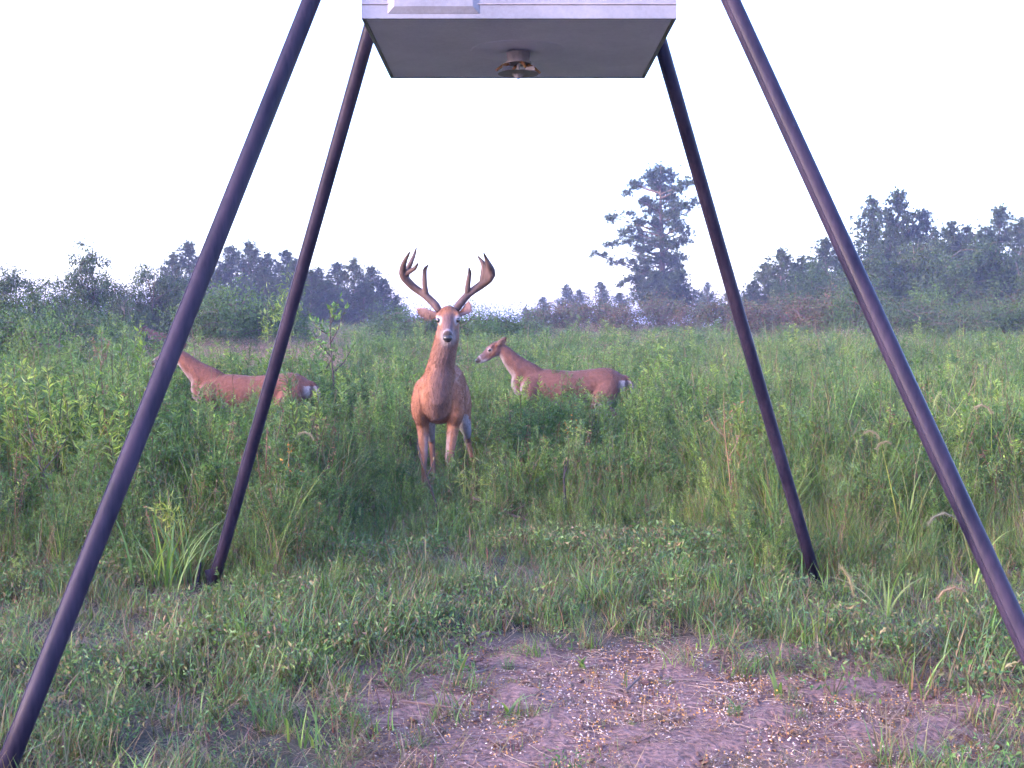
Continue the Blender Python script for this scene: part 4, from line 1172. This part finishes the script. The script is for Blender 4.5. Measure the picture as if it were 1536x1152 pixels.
# ------------------------------------------------------------------ corn, straw and single plants
def corn_and_straw():
    rng = np.random.default_rng(55)
    ks = []
    for i, cl in enumerate([(0.48, 0.24, 0.06), (0.46, 0.34, 0.25), (0.34, 0.17, 0.05), (0.55, 0.45, 0.38)]):
        mb = MB()
        v = np.array([(-.5, -.18, 0), (.5, -.42, 0), (.5, .42, 0), (-.5, .18, 0), (-.4, -.12, .28), (.42, -.34, .36), (.42, .34, .36), (-.4, .12, .28)]) * 0.0105
        mb.add(v, [(4, 5, 6, 7), (0, 1, 5, 4), (1, 2, 6, 5), (2, 3, 7, 6), (3, 0, 4, 7), (3, 2, 1, 0)], cl)
        ks.append(mb.mesh('kernel', M_corn))
    kc = collection('kernel', ks)
    n = 26000
    x = 0.5 + rng.normal(size=n) * 0.8; y = 4.05 + rng.normal(size=n) * 0.7
    cl = 0.5 + 0.5 * np.sin(x * 7.1 + 1.6 * np.sin(y * 5.3)) * np.sin(y * 8.3 + 1.9 * np.sin(x * 4.1))
    keep = rng.random(n) < 0.34 + 0.55 * cl ** 2
    x, y = x[keep], y[keep]; n = len(x)
    k = (patch_f(x, y) > rng.random(n) * 0.9) & (y > 2.5)
    x, y = x[k], y[k]; m = len(x)
    s = rng.uniform(0.40, 0.80, m)
    scatter('corn_kernels', np.stack([x, y, ground_z(x, y) + rng.uniform(-0.003, 0.008, m)], 1), rng.normal(size=(m, 3)) * np.array([0.5, 0.5, 3]), np.stack([s, s, s], 1), rng.integers(0, 4, m), kc, M_corn,
            'loose corn kernels strewn over the bare patch under the feeder', 'corn')
    cd_ = []
    for i in range(5):
        r = np.random.default_rng(700 + i); mb = MB()
        for q in range(2):
            c = r.normal(size=3) * np.array([.4, .4, .1])
            v = np.array([(a, b, c_) for a in (-1, 1) for b in (-1, 1) for c_ in (-.5, .6)]) * (0.6 + 0.25 * r.normal(size=(8, 1))) + c
            mb.add(v * 0.011, [(0, 1, 3, 2), (4, 6, 7, 5), (0, 4, 5, 1), (2, 3, 7, 6), (0, 2, 6, 4), (1, 5, 7, 3)], tints(r, 1, [(0.16, 0.09, 0.07), (0.10, 0.06, 0.05), (0.24, 0.145, 0.12)])[0])
        cd_.append(mb.mesh('clod', M_dry))
    cc = collection('clod', cd_)
    n = 5200
    x2 = rng.uniform(-1.6, 2.4, n); y2 = rng.uniform(2.6, 5.8, n)
    k2 = rng.random(n) < 0.05 + 0.95 * patch_f(x2, y2)
    x2, y2 = x2[k2], y2[k2]; m2 = len(x2); s2 = rng.uniform(0.2, 1.0, m2) ** 1.8 * 1.3
    scatter('soil_clods', np.stack([x2, y2, ground_z(x2, y2)], 1), rng.normal(size=(m2, 3)) * np.array([.4, .4, 3]), np.stack([s2, s2, s2], 1), rng.integers(0, 5, m2), cc, M_dry,
            'small crumbly clods of soil across the bare patch', 'soil')
    st = []
    for i in range(6):
        mb = MB()
        L = 0.10
        r = np.random.default_rng(600 + i)
        mb.tube([(-L, 0, 0), (0, r.normal() * 0.01, 0.004), (L, r.normal() * 0.015, r.normal() * 0.006)], [0.0011, 0.0014, 0.0008], 4, tints(r, 1, [(0.26, 0.165, 0.135), (0.19, 0.105, 0.08), (0.30, 0.21, 0.18), (0.09, 0.056, 0.05)])[0])
        st.append(mb.mesh('straw', M_dry))
    scn = collection('straw', st)
    n = 9500
    x = rng.uniform(-2.4, 2.6, n); y = rng.uniform(2.6, 6.4, n)
    k = rng.random(n) < 0.25 + 0.75 * patch_f(x, y)
    x, y = x[k], y[k]; m = len(x)
    s = rng.uniform(0.12, 0.85, m) ** 1.3
    scatter('straw_litter', np.stack([x, y, ground_z(x, y) + rng.uniform(0.004, 0.016, m)], 1), np.stack([rng.normal(size=m) * 0.1, rng.normal(size=m) * 0.1, rng.random(m) * 6.283], 1), np.stack([s, np.maximum(s, .6), np.maximum(s, .6)], 1), rng.integers(0, 6, m), scn, M_dry,
            'dry straw and stalk litter on the bare patch', 'straw')

m_, nt_, out_ = new_mat('corn_kernel')
_a = nt_.nodes.new('ShaderNodeAttribute'); _a.attribute_name = 'tint'
_o = nt_.nodes.new('ShaderNodeObjectInfo'); _h = nt_.nodes.new('ShaderNodeHueSaturation')
_m = nt_.nodes.new('ShaderNodeMath'); _m.operation = 'MULTIPLY_ADD'; _m.inputs[1].default_value = 0.8; _m.inputs[2].default_value = 0.55
nt_.links.new(_o.outputs['Random'], _m.inputs[0]); nt_.links.new(_m.outputs[0], _h.inputs['Value']); nt_.links.new(_a.outputs['Color'], _h.inputs['Color'])
_p = nt_.nodes.new('ShaderNodeBsdfPrincipled'); _p.inputs['Roughness'].default_value = 0.22
nt_.links.new(_h.outputs[0], _p.inputs['Base Color']); nt_.links.new(_p.outputs[0], out_.inputs['Surface'])
M_corn = m_
corn_and_straw()

def blade_part(parent, base, az, length, width, lean, droop, tint, name='leaf', mat=None, seg=6):
    mb = MB()
    blades(mb, np.array([base], float), np.array([az]), np.array([length]), np.array([width]), np.array([lean]), np.array([droop]), np.array([tint], float), seg)
    return mb.build(name, mat or M_grass, parent)

def foxtail(px, py, Y, dirx, label, ln=0.09, tint=(0.19, 0.165, 0.10), up=False):
    rng = np.random.default_rng(int(px * 7 + py))
    h = W(px, py, Y)
    bx = h.x - dirx * 0.16; by = Y + rng.normal() * 0.05
    z0 = gz(bx, by)
    e = empty('foxtail_grass', (bx, by, z0))
    tag(e, label, 'grass plant', 'foxtail grass plants')
    hx, hy, hz = h.x - bx, Y - by, h.z - z0
    apex = (hx - dirx * ln * (0.2 if up else 0.55), hy, hz - (ln * .5 if up else 0.0))
    mb = MB(); mb.tube([(0, 0, -.01), (apex[0] * .2, apex[1] * .3, apex[2] * .55), (apex[0] * .7, apex[1] * .8, apex[2] * .93), apex], [.0022, .002, .0016, .0014], 5, (.13, .15, .06)); mb.build('stem', M_stem, e)
    mb = MB()
    if up: pts = [apex, (apex[0] + dirx * ln * .15, hy, apex[2] + ln * .6), (apex[0] + dirx * ln * .45, hy, apex[2] + ln)]
    else: pts = [apex, (apex[0] + dirx * ln * .38, hy, apex[2] + ln * .16), (apex[0] + dirx * ln * .78, hy, apex[2] + ln * .02), (apex[0] + dirx * ln, hy, apex[2] - ln * .28)]
    mb.tube(pts, [.0025, .0055, .005, .002][:len(pts)] if len(pts) == 4 else [.0025, .006, .0025], 7, tint)
    P = np.array(pts); n = 240
    i = rng.integers(0, len(P) - 1, n); f = rng.random(n)[:, None]
    pos = P[i] * (1 - f) + P[i + 1] * f; dv = P[i + 1] - P[i]
    d = rng.normal(size=(n, 3)) + norm(dv) * 0.9
    leaves(mb, pos, d, 0.017, 0.0016, tints(rng, n, [tint, tuple(np.array(tint) * 1.3)], .15), rng)
    mb.build('seed_head', M_dry, e)
    for k in range(4):
        blade_part(e, (0, 0, hz * .1 * k), rng.random() * 6.283, rng.uniform(.22, .4), .009, rng.uniform(.1, .5), rng.uniform(.6, 1.6), tints(rng, 1, G2)[0])
foxtail(460, 652, 7.6, 1, 'pale drooping foxtail head right of the left rear feeder leg', .10)
foxtail(1308, 650, 7.2, 1, 'pale foxtail head left of the orange-tipped reed leaf', .09)
foxtail(1325, 666, 6.9, -1, 'buff foxtail head beside the base of the yellow-green reed', .09)
foxtail(1476, 612, 6.8, 1, 'arched foxtail head just right of the right front feeder leg', .10)
foxtail(1405, 600, 7.0, 1, 'upright green foxtail head touching the right front leg', .09, (.16, .2, .08), True)
foxtail(1272, 872, 5.2, -1, 'thick cream foxtail head bending down beside the right rear foot', .13, (.24, .20, .11), True)
foxtail(1425, 888, 4.9, -1, 'tan foxtail head low beside the right front leg', .12, (.24, .17, .11))
foxtail(1410, 776, 5.6, -1, 'grey-white foxtail head low left of the right front leg', .12, (.12, .12, .085))

def leafy_stalk(name, px, py_top, Y, label, cat, base_px=None, col=(.13, .09, .06), leafcols=None, nleaf=40, leaf=.05, r=.006, forks=(), droop=0.0, mat=None, group=None, lw=.35):
    """an upright stalk with forks and leaves: parts stem, branch, foliage"""
    rng = np.random.default_rng(int(px * 3 + Y * 100))
    t = W(px, py_top, Y); bx = ((base_px if base_px is not None else px) - 768) / FPX * Y
    z0 = gz(bx, Y); e = empty(name, (bx, Y, z0)); tag(e, label, cat, group)
    top = np.array([t.x - bx, rng.normal() * 0.03, t.z - z0]); h = top[2]
    def at(f): return top * f + np.array([math.sin(f * 6) * .015 * h, math.cos(f * 5) * .01, 0])
    mb = MB(); mb.tube([at(f) for f in (-.02, .25, .5, .75, 1.0)], [r, r * .85, r * .7, r * .5, r * .25], 6, col); mb.build('stem', M_stem, e)
    segs = [(at(.35), at(1.0))]
    for (f, dx, dz, dy) in forks:
        p0 = at(f); p1 = p0 + np.array([dx, dy, dz]) * h
        mb = MB(); mb.tube([p0, (p0 + p1) / 2 + np.array([0, 0, -.03 * h]), p1], [r * .6, r * .45, r * .2], 5, col); mb.build('branch', M_stem, e)
        segs.append((p0, p1))
    if nleaf:
        mb = MB()
        pos, d = [], []
        for k in range(nleaf):
            a, b = segs[rng.integers(len(segs))]
            pos.append(a + (b - a) * rng.uniform(.15, 1.02) + rng.normal(size=3) * leaf * .3); d.append(rng.normal(size=3) + np.array([0, 0, .3 - droop]))
        leaves(mb, np.array(pos), np.array(d), rng.uniform(.6, 1.2, nleaf) * leaf, rng.uniform(.7, 1.2, nleaf) * leaf * lw, tints(rng, nleaf, leafcols or G2, .2), rng)
        o = mb.build('foliage', mat or M_weed, e)
    return e

leafy_stalk('sapling', 497, 458, 14.0, 'thin dark sapling with drooping dead leaves and sparse green top', 'sapling', 500, (.045, .035, .03), G2, 150, .075, .016,
            [(.5, .16, .22, .03), (.62, -.14, .2, 0), (.72, .12, .25, -.05), (.78, -.16, .14, .05), (.6, -.10, -.10, .03), (.85, .05, .2, .1)], mat=M_tree, lw=.45)
leafy_stalk('dead_stalk', 626, 655, 7.7, 'black forked dead stalk leaning left in front of the buck', 'dead stalk', 664, (.035, .028, .028), DRYC, 14, .03, .009, [(.72, -.06, .22, .02), (.6, .10, .24, .02)])
leafy_stalk('dead_stalk', 848, 690, 7.9, 'short thick black dead stalk in weeds right of the buck', 'dead stalk', 846, (.03, .026, .028), DRYC, 10, .03, .013, [(.8, .06, .2, .02)])
leafy_stalk('dead_weed', 45, 600, 7.4, 'dark branching dead weed at the far left', 'dead weed', 85, (.06, .045, .045), G1, 30, .03, .007, [(.5, -.10, .34, .02), (.5, .20, .30, .04), (.56, .08, .26, -.03), (.5, -.10, .02, 0), (.5, .09, .02, 0)])
leafy_stalk('dead_weed', 152, 500, 9.5, 'tall straight brown dry stem left of the left front leg', 'dead weed', 160, (.10, .06, .05), [(.2, .11, .08)], 60, .03, .006, [(.8, .05, .15, .02), (.85, -.05, .12, 0)], mat=M_dry)
leafy_stalk('dry_weed', 1086, 590, 7.6, 'dry orange-brown weed left of the right rear leg', 'dry weed', 1100, (.15, .10, .055), [(.20, .12, .06), (.16, .10, .06), (.12, .13, .05)], 50, .035, .006, [(.55, .10, .2, .02), (.7, -.12, .16, .02), (.8, .10, .12, 0), (.4, .1, .2, .05)], mat=M_dry)
leafy_stalk('goldenrod_stem', 432, 402, 17.0, 'tall feathery green weed left of the left rear leg, highest in the field', 'weed', 440, (.09, .11, .05), G2, 260, .10, .008, [(.5, -.08, .3, .02), (.55, .10, .3, .02), (.7, -.06, .2, .05), (.65, .06, .28, -.05), (.75, .10, .15, 0)], lw=.14)
leafy_stalk('goldenrod_stem', 405, 430, 17.5, 'second tall feathery green weed close to the left rear leg', 'weed', 402, (.09, .11, .05), G2, 160, .10, .008, [(.5, -.06, .3, .02), (.6, .08, .25, .02)], lw=.14)
leafy_stalk('green_weed', 250, 745, 6.4, 'slender yellow-green weed between the two left feeder legs', 'weed', 252, (.14, .17, .05), [(.15, .20, .045)], 70, .07, .004, [(.6, .08, .2, .02), (.7, -.08, .2, 0)], lw=.14)
leafy_stalk('green_weed', 700, 660, 8.0, 'bright yellow-green grass spray right below the buck', 'weed', 695, (.14, .17, .05), [(.15, .20, .05), (.18, .21, .06)], 90, .09, .004, [(.2, .12, .6, .02), (.2, -.10, .5, .0), (.15, .2, .5, .05)], lw=.08)
leafy_stalk('orange_weed', 432, 660, 7.4, 'weed with small orange withered leaves right of the left rear leg', 'weed', 440, (.14, .07, .05), [(.45, .20, .04), (.20, .12, .06)], 50, .026, .004, [(.5, .10, .2, .02), (.6, -.08, .2, 0)], mat=M_dry)
leafy_stalk('orange_weed', 860, 600, 9.8, 'weed with an orange withered tip in front of the right doe', 'weed', 862, (.14, .09, .05), [(.50, .22, .04), (.10, .14, .05)], 40, .03, .004, [(.6, -.1, .15, .0)], mat=M_dry)

def grass_clump(px, Y, label, spec, name='grass_clump', group=None):
    x = (px - 768) / FPX * Y
    e = empty(name, (x, Y, gz(x, Y) - .01)); tag(e, label, 'grass clump', group)
    for (dx, dy, az, ln, wd, lean, droop, col) in spec:
        blade_part(e, (dx, dy, 0), az, ln, wd, lean, droop, col, 'blade')
rr = random.Random(8)
def rspec(n, l0, l1, w, cols, sp=.05):
    return [(rr.gauss(0, sp), rr.gauss(0, sp), rr.random() * 6.283, rr.uniform(l0, l1), w * rr.uniform(.7, 1.2), rr.uniform(.02, .35), rr.uniform(.2, 1.5), rr.choice(cols)) for _ in range(n)]
grass_clump(250, 6.0, 'tall bright grass clump left of the left rear foot', rspec(30, .25, .55, .011, G2, .06))
grass_clump(1365, 7.0, 'tall yellow-green reed with an orange withered tip left of the right front leg', [(-.02, 0, 3.3, .72, .022, .18, .12, (.20, .21, .05)), (0, 0, 2.9, .62, .020, .10, .3, (.16, .20, .05)), (.03, .02, .2, .60, .018, .1, .6, (.12, .16, .05)), (.05, 0, .5, .5, .016, .2, 1.0, (.12, .17, .05)), (-.05, 0, 3.5, .45, .015, .3, 1.0, (.16, .18, .06)), (0, 0, 2.2, .38, .016, .2, 1.2, (.30, .22, .10)), (.01, 0, 5.0, .5, .016, .15, .9, (.10, .15, .05))], 'reed')
grass_clump(1330, 5.5, 'broad yellow-green blade arching over grass near the right rear foot', [(0, 0, 2.7, .34, .022, .5, 1.2, (.24, .24, .06)), (.02, 0, .4, .3, .016, .4, 1.2, (.12, .17, .05)), (.02, .02, 1.4, .26, .014, .3, 1.2, (.12, .17, .05))], 'reed')
grass_clump(460, 3.75, 'upright grass clump at the left edge of the bare patch', rspec(16, .10, .24, .008, G2, .03))
grass_clump(1150, 6.3, 'bright grass clump left of the right rear foot', rspec(34, .2, .42, .009, G2, .12))
grass_clump(560, 5.1, 'dense dark grass clump above the left end of the bare patch', rspec(40, .12, .3, .008, G1, .14))

def sprout(px, py, label, n=4, s=1.0):
    v = (py - 490.0); Y = CAM_H * FPX / v
    x = (px - 768) / FPX * Y
    e = empty('corn_sprout', (x, Y, gz(x, Y) - .004)); tag(e, label, 'seedling', 'green seedlings in the bare patch')
    r = random.Random(px)
    for k in range(n):
        blade_part(e, (r.gauss(0, .006), r.gauss(0, .006), 0), r.random() * 6.283, r.uniform(.08, .14) * s, .015 * s, r.uniform(.2, .7), r.uniform(.3, 1.2), r.choice(G2))
sprout(688, 1010, 'green seedling in the left middle of the bare patch', 5)
sprout(760, 1078, 'two-leaved green seedling in the near bare patch below the left seedling', 4, 1.2)
sprout(875, 1005, 'green seedling near the top middle of the bare patch', 4, 1.1)
sprout(1175, 1045, 'green seedling right of the middle of the bare patch', 4)
sprout(1112, 1070, 'small green seedling low in the right half of the bare patch', 3, .8)
sprout(600, 1030, 'spindly green seedling at the left of the bare patch', 4)

def stick(p0, p1, r, label, cat, name, mat, twigs=(), group=None):
    a = np.array(p0); b = np.array(p1)
    e = empty(name, tuple(a)); tag(e, label, cat, group)
    rng = np.random.default_rng(int(abs(a[0]) * 1000 + 5))
    L = b - a
    mb = MB(); mb.tube([(0, 0, 0), tuple(L * .35 + rng.normal(size=3) * .008), tuple(L * .7 + rng.normal(size=3) * .008), tuple(L)], [r, r * .9, r * .7, r * .35], 7, (.15, .10, .085)); mb.build('stick' if not twigs else 'main_stem', mat, e)
    for (f, dx, dy, dz) in twigs:
        q = L * f
        mb = MB(); mb.tube([tuple(q), tuple(q + np.array([dx, dy, dz]))], [r * .5, r * .2], 5, (.15, .10, .085)); mb.build('twig', mat, e)
a, b = W(708, 764, 8.2), W(806, 800, 7.9)
stick((a.x, 8.2, .16), (b.x, 7.85, .05), .011, 'fallen grey-brown branch lying in grass below the buck', 'branch', 'fallen_branch', M_dry, [(.35, .12, .02, .05), (.6, .10, -.05, .06), (.15, -.08, .0, .05), (.8, .12, .05, .1)])
def flat(px, py, dz=.02):
    Y = CAM_H * FPX / (py - 490.0); x = (px - 768) / FPX * Y
    return (x, Y, gz(x, Y) + dz)
for i, (q0, q1, rr_, lb) in enumerate([((600, 1066), (735, 1085), .0045, 'long pale straw across the near left of the bare patch'), ((715, 965), (755, 950), .006, 'pale stalk stub at the upper left rim of the bare patch'),
        ((690, 1035), (745, 1010), .006, 'dark bent stalk left of the middle of the bare patch'), ((555, 1030), (608, 1060), .0035, 'thin straw at the left end of the bare patch'), ((940, 1050), (966, 1025), .006, 'orange-brown stalk leaning in the middle of the bare patch'),
        ((1300, 985), (1375, 1010), .006, 'grey stalk at the upper right rim of the bare patch')]):
    a_, b_ = flat(*q0), flat(*q1)
    stick(a_, (b_[0], b_[1], b_[2] + .01), rr_, lb, 'stalk', 'dry_stalk', M_dry, group='dry stalks lying on the bare patch')

# ------------------------------------------------------------------ haze
def haze():
    mb = MB()
    mb.box((0, 600, 7.5), (1860, 1880, 17.4))
    m, nt, out = new_mat('evening_haze')
    pv = nt.nodes.new('ShaderNodeVolumePrincipled')
    pv.inputs['Color'].default_value = (0.61, 0.65, 1.0, 1)
    pv.inputs['Density'].default_value = HAZE
    pv.inputs['Density Attribute'].default_value = ''
    pv.inputs['Anisotropy'].default_value = 0.2
    nt.links.new(pv.outputs[0], out.inputs['Volume'])
    m.cycles.homogeneous_volume = True
    o = mb.build('haze', m)
    tag(o, 'thin lavender evening haze over the whole field', 'haze', kind='stuff')
HAZE = 0.0011
haze()
